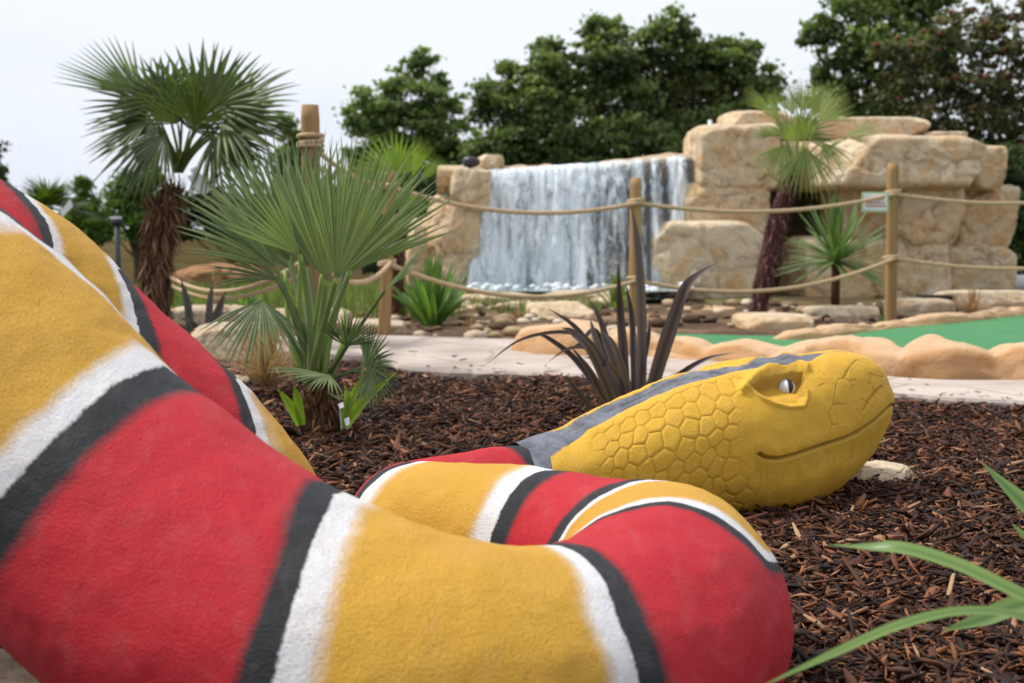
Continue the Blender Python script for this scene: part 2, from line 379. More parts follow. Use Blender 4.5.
    f1, f2 = cells(A*.8+.02, arc+.01*np.sin(A*30), .062, 9.7, 1.0); g2 = np.exp(-((f2-f1)/.0022)**2)*(np.sin(A*61+arc*47) > -.35)
    disp -= sn_mask*g2*.0020
    nostril = [(862,411),(868,401),(875,393),(881,387)]; dn = poly_dist(q, nostril); gn = np.exp(-(dn/1.4)**2)
    disp -= .004*gn
    nick = poly_dist(q, [(797,424),(812,413),(820,408)]); jaw = np.zeros_like(disp)
    # vertical nicks along the lower lip
    jl = np.sin(q[...,0]*.75+np.sin(q[...,0]*.13)*4); jaw = np.exp(-((jl-1)/.12)**2)*np.exp(-((dm-17)/7)**2)*(~above)*inr
    disp -= jaw*.0006
    # stripe: sunk, with lengthwise cracks
    ws = np.interp(A, [0,.02,.045,.15,.35,.50,.60,.72,.80,.86], [.5,.5,.075,.042,.032,.040,.022,.032,.028,.0])
    off = np.interp(A, [0,.3,.6,.9], [0,.0,0,0])
    stripe = .5+np.clip((ws-np.abs(arc-off))/.020, -1, 1)*.5
    cr = np.array([[mnoise.noise(Vector((A[i,j]*7, arc[i,j]*60, 3))) for j in range(0, na)] for i in range(0, nu)])
    crk = np.exp(-(cr/.045)**2)*(stripe > .5)*(A > .1)
    disp -= crk*.0028+.002*(stripe > .5)*(A > .1)
    for i in range(0, nu):
        for j in range(na):
            v = Vector(V[i,j]); disp[i,j] += .005*mnoise.noise(v*7)+.0016*mnoise.noise(v*30)
    fade = sstep(0, .02, lu[-1]-lu)[:,None]
    Vd = V+N*(disp*fade)[...,None]
    groove = np.clip(.9*groove_m+sc_mask*g1*.30+sn_mask*g2*.45+gn*.5+jaw*.2+crk*.3+.55*np.exp(-((sd-1)/2.5)**2)*(q[...,1] < 396)+.25*sockm*sstep(398, 378, q[...,1]), 0, 1)  # eye socket also darkened towards the brow, its shade put into the colour
    # darker tone just under the mouth line near the snout
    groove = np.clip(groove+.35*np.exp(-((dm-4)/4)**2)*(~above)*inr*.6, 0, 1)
    I = np.arange(nu-1)[:,None]*na; J = np.arange(na)[None,:]
    F = np.stack([I+J, I+na+J, I+na+(J+1)%na, I+(J+1)%na], -1).reshape(-1,4)
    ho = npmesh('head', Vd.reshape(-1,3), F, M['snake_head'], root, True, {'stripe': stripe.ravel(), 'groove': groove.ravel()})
    # eyes
    for sgn in (-1, 1):
        sel = (np.sign(lat) == sgn) if sgn != 0 else None
        dd = np.hypot(q[...,0]-790, q[...,1]-376.5)+(np.sign(lat) != sgn)*1e3+(R[:,4][:,None] < .05)*1e3
        i, j = np.unravel_index(dd.argmin(), dd.shape)
        n_ = N[i,j]; n_ = unit_(N[i,j]+np.array([.15,.9*sgn,.05])); c0 = V[i,j]-N[i,j]*.0330; r = .0200
        up = np.array([0,0,1.]); up = up-n_*up.dot(n_); up /= np.linalg.norm(up); sd_ = np.cross(up, n_)
        def sph(rr, a0, a1, nA, b0, b1, nB, flat=1):
            Vv = []
            for ia in range(nA+1):
                for ib in range(nB+1):
                    al = a0+(a1-a0)*ia/nA; be = b0+(b1-b0)*ib/nB
                    Vv.append(c0+rr*(math.cos(al)*math.sin(be)*sd_*1.0+math.sin(al)*up+math.cos(al)*math.cos(be)*n_))
            Ff = [(x*(nB+1)+y, x*(nB+1)+y+1, (x+1)*(nB+1)+y+1, (x+1)*(nB+1)+y) for x in range(nA) for y in range(nB)]
            return Vv, Ff
        m = MB(); m.add(*sph(r, -1.5, 1.5, 16, -math.pi, math.pi, 24)); eye = m.build('eye', M['eye_white'], ho)
        Vv = []
        for ia in range(17):
            al = -1.15+2.3*ia/16; wd = .34*math.cos(al*1.36)**.7 if abs(al) < 1.15 else 0
            for ib in range(5):
                be = .18+wd*(ib-2)/2/max(math.cos(al), .35)
                Vv.append(c0+(r+.0009)*(math.cos(al)*math.sin(be)*sd_+math.sin(al)*up+math.cos(al)*math.cos(be)*n_))
        m = MB(); m.add(Vv, [(x*5+y, x*5+y+1, (x+1)*5+y+1, (x+1)*5+y) for x in range(16) for y in range(4)]); m.build('pupil', M['eye_black'], eye)
    return ho
snake = thing('snake_sculpture', 'large coiled snake sculpture with red, black, white and yellow bands and a yellow head', 'snake sculpture')
make_body(snake); make_head(snake)

# ------------------------------------------------------------------ ground
def make_ground():
    xs = np.concatenate([np.linspace(-120,-14,30), np.linspace(-13,13,105), np.linspace(14,120,30)])
    ys = np.concatenate([np.linspace(-8,0,6), np.linspace(.3,14,56), np.linspace(14.5,30,32), np.linspace(32,400,40)])
    X, Yg = np.meshgrid(xs, ys); Z = terrain(X, Yg)-.012
    Z += .02*np.sin(X*1.9+np.sin(Yg))*np.sin(Yg*1.4)*(Yg > 9)
    V = np.stack([X, Yg, Z], -1).reshape(-1,3); n = len(xs)
    I = np.arange(len(ys)-1)[:,None]*n; J = np.arange(n-1)[None,:]
    F = np.stack([I+J, I+J+1, I+n+J+1, I+n+J], -1).reshape(-1,4)
    t = NT('ground_soil_and_turf'); co = t.coord(); n1 = t.noise(1.2, 6, .65, co); n2 = t.noise(30, 6, .7, co)
    sep = t.n('ShaderNodeSeparateXYZ'); t.l(co, sep.inputs[0])
    c = t.mix(t.ramp(n2, [(.3,0),(.7,1)]), (.05,.028,.018), (.15,.09,.055))
    sand = t.mix(t.ramp(n2, [(.3,0),(.7,1)]), (.20,.12,.07), (.34,.22,.13))
    c = t.mix(t.ramp(t.math('DIVIDE', sep.outputs[1], 20.0), [(.33,0),(.44,1)]), c, t.mix(t.ramp(n1, [(.45,0),(.6,1)]), c, sand))
    grass = t.mix(t.ramp(n2, [(.3,0),(.7,1)]), (.045,.075,.016), (.11,.15,.035))
    f = t.math('ADD', t.math('DIVIDE', sep.outputs[1], 20.0), t.math('MULTIPLY', n1, .35))
    c = t.mix(t.ramp(f, [(.72,0),(.86,1)]), c, grass)
    M['ground'] = t.done(t.pr(c, .95, .15, t.bump(n2, .8, .03)))
    g = npmesh('ground', V, F, M['ground']); tag(g, 'brown earth and grass ground running back to the trees', 'ground', kind='structure')
make_ground()

def strip(name, A, B, z, th, mat, label, cat, n=14, kind='structure', bev=.012):
    """slab between edge A (near) and B (far) given as ground point lists"""
    A = spline(A, n); B = spline(B, n)
    tA = np.linspace(0,1,len(A)); m = 160; tt = np.linspace(0,1,m)
    A = np.stack([np.interp(tt, tA, A[:,k]) for k in range(2)], 1); tB = np.linspace(0,1,len(B)); B = np.stack([np.interp(tt, tB, B[:,k]) for k in range(2)], 1)
    prof = [(0,z-th),(0,z-bev),(.01,z),(.25,z),(.5,z),(.75,z),(.99,z),(1,z-bev),(1,z-th)]
    V = []
    for i in range(m):
        w = .010*math.sin(i*.9)+.006*math.sin(i*2.3)
        for f, zz in prof:
            p_ = A[i]*(1-f)+B[i]*f; V.append((p_[0], p_[1]+(w if f < .02 else 0), zz+.003*mnoise.noise(Vector((p_[0]*2, p_[1]*2, 0)))))
    k = len(prof); F = [(i*k+j, i*k+j+1, (i+1)*k+j+1, (i+1)*k+j) for i in range(m-1) for j in range(k-1)]
    o = npmesh(name, V, [f[::-1] for f in F], mat, None, False); tag(o, label, cat, kind=kind); return o
t = NT('pink_patterned_concrete'); co = t.coord(); n1 = t.noise(3, 5, .6, co); n2 = t.noise(60, 5, .7, co)
vv = t.vor(2.2, t.coord('Object', (1,1.3,1)), 'DISTANCE_TO_EDGE')
c = t.mix(t.ramp(n1, [(.35,0),(.65,1)]), (.40,.32,.27), (.52,.44,.385)); c = t.mix(t.ramp(vv, [(0,.65),(.035,0)]), c, (.26,.19,.15))
c = t.mix(t.ramp(n2, [(.3,.4),(.5,0)]), c, (.25,.19,.15))
M['path'] = t.done(t.pr(c, .7, .35, t.bump(t.math('ADD', n2, t.math('MULTIPLY', t.ramp(vv, [(0,0),(.04,1)]), 2.0)), .5, .006)))
PATH_Z = .055
def g2(px, py, z=0.0): return tuple(G(px, py, z)[:2])
pn = [(-1.75,7.6),(-1.35,6.7),g2(372,366),g2(400,374,.02),g2(470,379,.02),g2(560,381,.02),g2(680,388,.02),g2(800,396,.02),g2(890,402,.02),g2(1024,410,.02),(3.2,4.45),(4.2,4.2)]
pf = [(-1.5,8.4),(-1.0,7.5),g2(420,345),g2(470,347),g2(540,350),g2(610,357),g2(700,366),g2(800,375),g2(900,378,.05),g2(1024,381,.05),(3.4,5.5),(4.4,5.4)]
strip('path', pn, pf, PATH_Z, .12, M['path'], 'pinkish concrete path curving behind the bark bed', 'path')
t = NT('artificial_turf'); co = t.coord(); n2 = t.noise(300, 3, .7, co); n1 = t.noise(2, 4, .5, co)
c = t.mix(t.ramp(n2, [(.3,0),(.7,1)]), (.045,.17,.065), (.12,.30,.14)); c = t.mix(t.ramp(n1, [(.4,0),(.7,.4)]), c, (.03,.20,.08))
M['turf'] = t.done(t.pr(c, .9, .15, t.bump(n2, .5, .006)))
strip('putting_green', [g2(500,362),g2(600,362),g2(720,366),g2(860,372),g2(1024,374),(3.6,6.1),(5.5,6.2)], [g2(640,338),g2(700,339),g2(780,340),g2(850,335),g2(940,325),g2(1024,317),(5.6,10.3)], .03, .08, M['turf'], 'strip of bright green artificial putting turf beyond the orange kerb', 'putting green')

def bed_soil():
    poly = [(-2.6,.9),(-2.2,6.6),(-1.5,6.3),*pn[2:11],(3.6,4.3),(3.8,.6),(-2.6,.6)]
    xs = np.linspace(-2.6,3.8,170); ys = np.linspace(.6,7.0,170); X, Yg = np.meshgrid(xs, ys)
    q = np.stack([X,Yg],-1); ins = poly_in(q, poly); d = poly_dist(q, poly, True); sd = np.where(ins, d, -d)
    Z = np.where(sd > -.05, .018*sstep(-.05,.12,sd), -.05)
    for i in range(X.shape[0]):
        for j in range(X.shape[1]):
            Z[i,j] += .018*mnoise.noise(Vector((X[i,j]*2.2, Yg[i,j]*2.2, 0)))+.008*mnoise.noise(Vector((X[i,j]*9, Yg[i,j]*9, 5)))
            if sd[i,j] < -.06: Z[i,j] = -.06
    V = np.stack([X,Yg,Z],-1).reshape(-1,3); n = 170; I = np.arange(n-1)[:,None]*n; J = np.arange(n-1)[None,:]
    F = np.stack([I+J, I+J+1, I+n+J+1, I+n+J], -1).reshape(-1,4)
    o = npmesh('bark_bed_soil', V, F, M['soil'], None, True, {'tint': RNG.uniform(.1,.8,len(V))}); tag(o, 'dark damp soil under the bark chips', 'soil', kind='structure')
    return poly, xs, ys, Z
BED, bxs, bys, BZ = bed_soil()
def bed_z(x, y):
    fx = np.clip((x-bxs[0])/(bxs[1]-bxs[0]), 0, 168); fy = np.clip((y-bys[0])/(bys[1]-bys[0]), 0, 168)
    return BZ[np.round(fy).astype(int), np.round(fx).astype(int)]
def bark():
    n = 280000
    Y = .9+5.9*RNG.random(n)**1.35; X = RNG.uniform(-1,1,n)*(.45+.46*Y)+.12
    keep = poly_in(np.stack([X,Y],-1), BED)
    # none under the snake front or out of sight behind it
    keep &= ~((Y < 1.55) & (X < .15))
    X, Y = X[keep], Y[keep]; n = len(X)
    Lh = RNG.gamma(2.2, .0051, n)+.003; Lh = np.minimum(Lh, .06); W = Lh*RNG.uniform(.10,.38,n); W = np.clip(W, .0010, .011); T = RNG.uniform(.0007,.0028,n)
    yaw = RNG.uniform(0, 2*np.pi, n); pit = RNG.normal(0,.26,n); rol = RNG.normal(0,.45,n)
    Z = bed_z(X,Y)+RNG.uniform(-.002,.024,n)+np.abs(np.sin(pit))*Lh*.6
    d = np.stack([np.cos(yaw)*np.cos(pit), np.sin(yaw)*np.cos(pit), np.sin(pit)],-1)
    s0 = np.stack([-np.sin(yaw), np.cos(yaw), np.zeros(n)],-1); u0 = np.cross(d, s0)
    s_ = s0*np.cos(rol)[:,None]+u0*np.sin(rol)[:,None]; u = np.cross(d, s_)
    C = np.stack([X,Y,Z],-1); curve = RNG.normal(0,.12,n)*Lh
    vs = []
    for a, wf in ((-1,.35),(0,1.),(1,.3)):
        mid = C+d*(Lh*a)[:,None]+u*(curve*(1-abs(a)))[:,None]+s_*(RNG.normal(0,.15,n)*W)[:,None]
        w = (W*wf*RNG.uniform(.6,1.2,n))[:,None]; h = T[:,None]
        vs += [mid-s_*w-u*h, mid+s_*w-u*h, mid+s_*w*.8+u*h, mid-s_*w*.8+u*h]
    V = np.stack(vs, 1)                                # n,12,3
    f = []
    for k in (0,4):
        for j in range(4): f.append((k+j, k+(j+1)%4, k+4+(j+1)%4, k+4+j))
    f += [(3,2,1,0),(8,9,10,11)]
    F = (np.arange(n)[:,None,None]*12+np.array(f)[None]).reshape(-1,4)
    tint = np.clip(RNG.beta(1.2,1.75,n)+.02, 0, 1); tint = np.repeat(tint, 12)
    global _chips; _chips = (V, F, tint, C)
    o = npmesh('bark_mulch', V.reshape(-1,3), F, M['bark'], None, False, {'tint': tint}); tag(o, 'layer of brown bark chips covering the planting bed', 'bark mulch', kind='stuff')
bark()
def stray():
    V, F, tint, C = _chips; k = RNG.permutation(len(C))[:26000]; k = k[(C[k][:,1] > 3.6)]
    sh = np.zeros((len(k),3)); sh[:,1] = RNG.exponential(.16, len(k))+.5; Cn = C[k]+sh
    poly = [*pn[2:11], *pf[2:11][::-1]]; ok = poly_in(Cn[:,:2], poly); d = poly_dist(Cn[:,:2], pn[2:11]); ok &= RNG.random(len(k)) < .25*np.exp(-d/.10)
    k, Cn = k[ok], Cn[ok]; Vn = V[k]-C[k][:,None]; Vn[...,2] *= .5; Vn = Vn+np.stack([Cn[:,0], Cn[:,1], np.full(len(k), PATH_Z+.004)], 1)[:,None]
    n = len(k); F2 = (np.arange(n)[:,None,None]*12+(F[:F.shape[0]//len(C)])[None]).reshape(-1,4)
    o = npmesh('stray_bark', Vn.reshape(-1,3), F2, M['bark'], None, False, {'tint': RNG.random(n*12)*.9}); tag(o, 'stray bark chips kicked onto the near edge of the path', 'bark chips', kind='stuff')
stray()
# ------------------------------------------------------------------ rocks
def boulder_mesh(size, seed, p=5.0, n=26, facets=9, rough=.05, flat=0):
    """rounded block broken by random facets, centred at 0; size = full extents"""
    rg = np.random.default_rng(seed); sx, sy, sz = [k/2 for k in size]
    lin = np.linspace(-1, 1, n+1); V = []; F = []
    idx = {}
    def vid(a, b, c):
        k = (round(a,5), round(b,5), round(c,5))
        if k not in idx: idx[k] = len(V); V.append(k)
        return idx[k]
    for ax in range(3):
        for sg in (-1,1):
            for i in range(n):
                for j in range(n):
                    q = []
                    for (a, b) in ((i,j),(i+1,j),(i+1,j+1),(i,j+1)):
                        c = [0,0,0]; c[ax] = sg; c[(ax+1)%3] = lin[a]; c[(ax+2)%3] = lin[b]; q.append(vid(*c))
                    F.append(q if sg > 0 else q[::-1])
    V = np.array(V); V = V/((np.abs(V)**p).sum(1)**(1/p))[:,None]
    for k in range(facets*2):
        nrm = rg.normal(size=3); nrm /= np.linalg.norm(nrm); h = (np.abs(V@nrm)).max()*rg.uniform(.80,.97)
        d = V@nrm-h; V = V-nrm*np.clip(d, 0, None)[:,None]*.96
    V = V*np.array([sx,sy,sz]); m = min(sx,sy,sz); off = Vector(rg.uniform(-50,50,3))
    N = V/np.linalg.norm(V, axis=1)[:,None]
    fr = 1/max(m*2, .05)
    d = np.array([mnoise.noise(Vector(v)*fr*.9+off)*1.2+mnoise.noise(Vector(v)*fr*2.4+off)*.7-max(0,.10-abs(mnoise.noise(Vector(v)*fr*1.5+off*2)))*5.0-abs(mnoise.noise(Vector(v)*fr*3.3+off))*.9+abs(mnoise.noise(Vector(v)*fr*7+off))*.45 for v in V])
    pl = np.zeros(len(V))
    for i, v in enumerate(V):
        dist, pts = mnoise.voronoi(Vector(v)*fr*1.25+off+.18*mnoise.noise_vector(Vector(v)*fr*3)); pl[i] = .80*mnoise.noise(pts[0]*3.7)-.28*max(0, 1-(dist[1]-dist[0])/.07)
    V = V+N*((d*.75+pl*1.3)*m*rough*2)[:,None]
    return V, F
def boulder(name, l, t_, r, b, Y, depth, seed, mat, parent=None, p=5., rough=.05, facets=9, n=38, rot=0.0, grow=1.02):
    A = P(l, t_, Y); B = P(r, b, Y); c = (A+B)/2; size = (abs(B[0]-A[0])*grow, depth, abs(A[2]-B[2])*grow)
    V, F = boulder_mesh(size, seed, p, n, facets, rough)
    if rot: V = np.stack([V[:,0]*math.cos(rot)-V[:,2]*math.sin(rot), V[:,1], V[:,0]*math.sin(rot)+V[:,2]*math.cos(rot)], 1)
    o = npmesh(name, V, F, mat, None, True); o.location = (c[0], c[1]+depth/2, c[2])
    if parent is not None: under(o, parent)
    return o
R_ = M['rock']
YR = 12.6
# stack right of the waterfall
st = thing('rock_stack', 'stack of three big tan boulders at the right end of the waterfall', 'rock stack', P(720,315,YR))
for k, a in enumerate([(656,222,770,316,YR-.3,1.5),(686,183,770,236,YR-.1,1.2),(700,123,781,190,YR-.15,1.3),(729,109,792,128,YR+.2,.9)]):
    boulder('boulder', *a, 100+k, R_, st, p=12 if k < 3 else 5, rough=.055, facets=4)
# the arch on the right
ar = thing('rock_arch', 'tan rock arch of stacked blocks under a long slab behind the rope fence', 'rock arch', P(920,312,YR))
for k, (a, p_) in enumerate([((768,116,932,140,YR+.9,1.5),5),((925,131,972,142,YR+.9,.9),4),((770,140,852,190,YR+.7,1.2),5),((838,134,990,188,YR-.85,1.9),5),((978,145,1009,190,YR-.1,1.2),4),
        ((844,170,905,246,YR-.2,1.1),7),((899,171,966,247,YR-.55,1.2),6),((960,185,1021,252,YR+.1,1.2),6),((806,238,904,316,YR-.35,1.2),7),((896,239,954,314,YR-.5,1.2),6),((946,246,1018,300,YR,1.2),6)]):
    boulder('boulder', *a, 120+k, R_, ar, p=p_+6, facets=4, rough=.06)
bk = boulder('cave_wall', 765, 150, 860, 318, YR+1.6, .5, 140, M['rock_dark'], ar); bk['label'] = 'rock at the back of the arch, coloured dark for the cave shade'
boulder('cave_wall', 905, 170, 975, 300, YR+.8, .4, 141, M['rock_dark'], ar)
# left shoulder of the waterfall
ls = thing('rock_shoulder', 'pile of tan boulders at the left end of the waterfall', 'rock pile', P(455,300,YR))
for k, (a, p_) in enumerate([((426,196,484,305,YR-.2,1.3),5),((434,165,460,196,YR-.1,1.),4),((450,163,490,214,YR-.25,1.2),5),((478,154,503,170,YR+.1,.6),4),((404,220,440,300,YR,1.),4),((468,168,486,222,YR-.1,1.),4)]):
    boulder('boulder', *a, 150+k, R_, ls, p=p_+2, rough=.07, facets=9)
# lip, face and pool rim of the waterfall
wl = thing('waterfall_cliff', 'wet rock face and overhanging lip that the waterfall runs over', 'rock face', P(580,300,YR+.5))
wf = boulder('cliff_face', 466, 176, 705, 312, YR+.75, 1.0, 170, M['rock_wet'], wl, p=8, facets=5, rough=.06, n=40)
def lip():
    V = []; n = 70; F = []
    for i in range(n):
        f = i/(n-1); px = 478+f*222; pyt = 172-16*f**1.1-2*math.sin(f*9)
        for (dy, dz, k) in ((1.2,-.25,0),(1.2,.03,1),(.6,.05,2),(.08,.01,3),(-.06,-.05,4),(-.02,-.12,5),(.35,-.22,6),(1.2,-.3,7)):
            q = P(px, pyt, YR+.25); nn = mnoise.noise(Vector((f*14, dy*2, k)))
            V.append((q[0], q[1]+dy+.05*nn, q[2]+dz+.03*nn))
    for i in range(n-1):
        for k in range(7): F.append((i*8+k, (i+1)*8+k, (i+1)*8+k+1, i*8+k+1))
    F.append(tuple(range(8))[::-1]); F.append(tuple((n-1)*8+k for k in range(8)))
    o = npmesh('cliff_lip', V, F, M['rock'], None, True); under(o, wl)
lip()
for k, a in enumerate([(470,172,560,182,YR+.9,.8),(535,164,610,176,YR+1.0,.8),(600,158,655,170,YR+1.0,.8),(640,154,700,170,YR+1.0,.8)]):
    boulder('lip_boulder', *a, 180+k, R_, wl, p=3.5)
for k, a in enumerate([(583,255,640,300,YR+.35,.7),(540,270,600,305,YR+.35,.6),(640,262,680,302,YR+.4,.6),(590,195,630,262,YR+.6,.5)]):
    boulder('wet_boulder', *a, 190+k, R_ if k < 1 else M['rock_wet'], wl, p=3)
rim = thing('pool_rim', 'low rim of long tan stones along the foot of the waterfall', 'stone rim', P(540,320,11))
for k, a in enumerate([(405,298,470,322,11.2,.5),(455,293,548,313,11.4,.5),(540,292,626,311,11.4,.5),(455,308,505,334,10.9,.5),(500,303,550,332,11.0,.4),(590,300,650,334,10.7,.5),(395,308,460,330,10.8,.4)]):
    boulder('rim_stone', *a, 200+k, R_ if k%2 else M['walling'], rim, p=5, rough=.04)
def single(name, a, seed, label, cat, mat=None, group=None, **kw):
    o = boulder(name, *a, seed, mat or R_, **kw); tag(o, label, cat, group); return o
single('boulder', (520,305,600,340,9.6,.7), 301, 'rounded tan boulder standing in front of the pool rim', 'boulder', p=3)
single('boulder', (459,323,500,339,9.2,.3), 302, 'small pale stone beside the green spiky plant', 'stone', p=3)
single('flat_stone', (416,332,505,348,8.6,.35), 303, 'long flat stone bordering the far edge of the pink path', 'stone', M['walling'], p=6, rough=.03)
single('flat_stone', (392,335,424,349,8.3,.3), 304, 'short flat stone at the foot of the post by the path', 'stone', M['walling'], p=5, rough=.03)
single('flat_stone', (744,317,822,340,8.6,.6), 305, 'flat tan slab lying left of the leaning palm base', 'stone', p=5, rough=.03)
single('boulder', (676,308,745,328,10.4,.5), 306, 'low orange boulder left of the purple palm trunk', 'boulder', M['kerb'], p=3.5)
single('boulder', (640,318,690,334,9.9,.4), 316, 'low tan stone behind the dark flax leaves', 'stone', p=3.5)
single('flat_stone', (655,333,752,343,8.5,.3), 307, 'thin flat stone behind the strip of putting turf', 'stone', M['walling'], p=6, rough=.02)
single('walling_stone', (812,308,890,330,9.5,.4), 308, 'rough low wall stone at the foot of the spiky yucca', 'stone', M['walling'], p=6, rough=.03)
single('walling_stone', (884,300,958,327,9.6,.4), 309, 'rough low wall stone just right of the tall rope post', 'stone', M['walling'], p=6, rough=.03)
single('walling_stone', (946,292,1050,320,9.9,.4), 310, 'rightmost rough low wall stone below the arch', 'stone', M['walling'], p=6, rough=.03)
single('rough_stone', (184,327,264,368,6.1,.4), 311, 'near rough tan stone beside the red coil of the snake', 'stone', M['walling'], p=6, rough=.045)
single('rough_stone', (165,308,262,332,7.6,.4), 312, 'long pale stone behind the dark spiky leaves', 'stone', M['walling'], p=6, rough=.04)
single('rough_stone', (255,312,345,338,7.3,.4), 313, 'dark rough stone behind the orange grass tuft', 'stone', M['walling'], p=6, rough=.05)
single('rough_stone', (335,322,402,345,7.9,.4), 314, 'tan stone right behind the near fan palm', 'stone', M['walling'], p=6, rough=.04)
single('rough_stone', (222,378,246,390,5.2,.12), 317, 'fist sized pale stone on the bark near the palm', 'stone', M['walling'], p=3, rough=.05)
V, F = boulder_mesh((.25,.20,.09), 315, 2.4, 30, 6, .11)
o = npmesh('half_buried_stone', V, F, mat_rock('pale_cream_stone', (.50,.40,.26), (.46,.34,.20), (.60,.50,.36), (.3,.22,.14), 3, .5)); g_ = G(872, 492); o.location = (g_[0]+.005, g_[1]+.04, .026); tag(o, 'pale half buried stone under the chin of the snake', 'stone')
V, F = boulder_mesh((.16,.12,.05), 318, 3, 20, 10, .08)
o = npmesh('half_buried_stone', V, F, M['walling']); g_ = G(5, 683); o.location = (-.62, 1.62, .06); o.scale = (3.2,2.4,2.6); tag(o, 'grey stone beneath the front coil at the lower left', 'stone')
# kerbs of moulded concrete
def kerb(name, pts, w, h, seed, label, per=.42):
    q = spline(pts, 40); d = np.concatenate([[0], np.cumsum(np.linalg.norm(np.diff(q, axis=0), axis=1))]); L = d[-1]; m = int(L/.02)
    s_ = np.linspace(0, L, m); c = np.stack([np.interp(s_, d, q[:,k]) for k in range(2)], 1)
    t = np.gradient(c, axis=0); t /= np.linalg.norm(t, axis=1)[:,None]; nn = np.stack([-t[:,1], t[:,0]], 1)
    na = 28; V = []
    for i in range(m):
        lump = .5+.5*abs(math.sin(math.pi*(s_[i]/per+.9*mnoise.noise(Vector((s_[i]*1.1, seed, 7))))))**.7
        var = (1+.42*mnoise.noise(Vector((s_[i]*1.3, seed, 0))))*(1+.18*float(sstep(1.6, 2.2, c[i][0])) if seed == 1 else 1)
        for j in range(na):
            a = math.pi*(1.12*j/(na-1)-.06)
            x = math.cos(a); z = math.sin(a); e = .75
            xx = math.copysign(abs(x)**e, x)*w*(.86+.14*lump)*var; zz = math.copysign(abs(z)**.8, z)*h*(.52+.48*lump)*var
            v = Vector((s_[i]*3, a*1.5, seed)); k = 1+.16*mnoise.noise(v)+.09*mnoise.noise(v*2.7)-.10*abs(mnoise.noise(v*1.6+Vector((9,0,0))))+.03*mnoise.noise(v*7)
            end = min(1, math.sqrt(max(0, min(s_[i], L-s_[i]))/.10+.02))
            V.append((c[i][0]+nn[i][0]*xx*k*end, c[i][1]+nn[i][1]*xx*k*end, zz*k*end))
    F = [(i*na+j, i*na+j+1, (i+1)*na+j+1, (i+1)*na+j) for i in range(m-1) for j in range(na-1)]
    F += [tuple(range(na))[::-1], tuple((m-1)*na+j for j in range(na))]
    o = npmesh(name, V, F, M['kerb'], None, True); tag(o, label, 'kerb'); return o
kerb('near_kerb'.replace('near_','rocky_'), [g2(520,358),g2(560,363),g2(640,364),g2(700,369),g2(780,374),g2(860,379),g2(900,383),g2(1000,385),g2(1080,387),(3.6,5.4),(4.6,5.5)], .13, .175, 1, 'long lumpy orange kerb along the near side of the putting turf', .40)
kerb('rocky_kerb', [g2(770,344),g2(800,343),g2(850,337),g2(900,331),g2(960,325),g2(1024,318),(4.6,10.0),(6.0,10.8)], .075, .085, 4, 'lumpy orange kerb along the far side of the putting turf', .5)

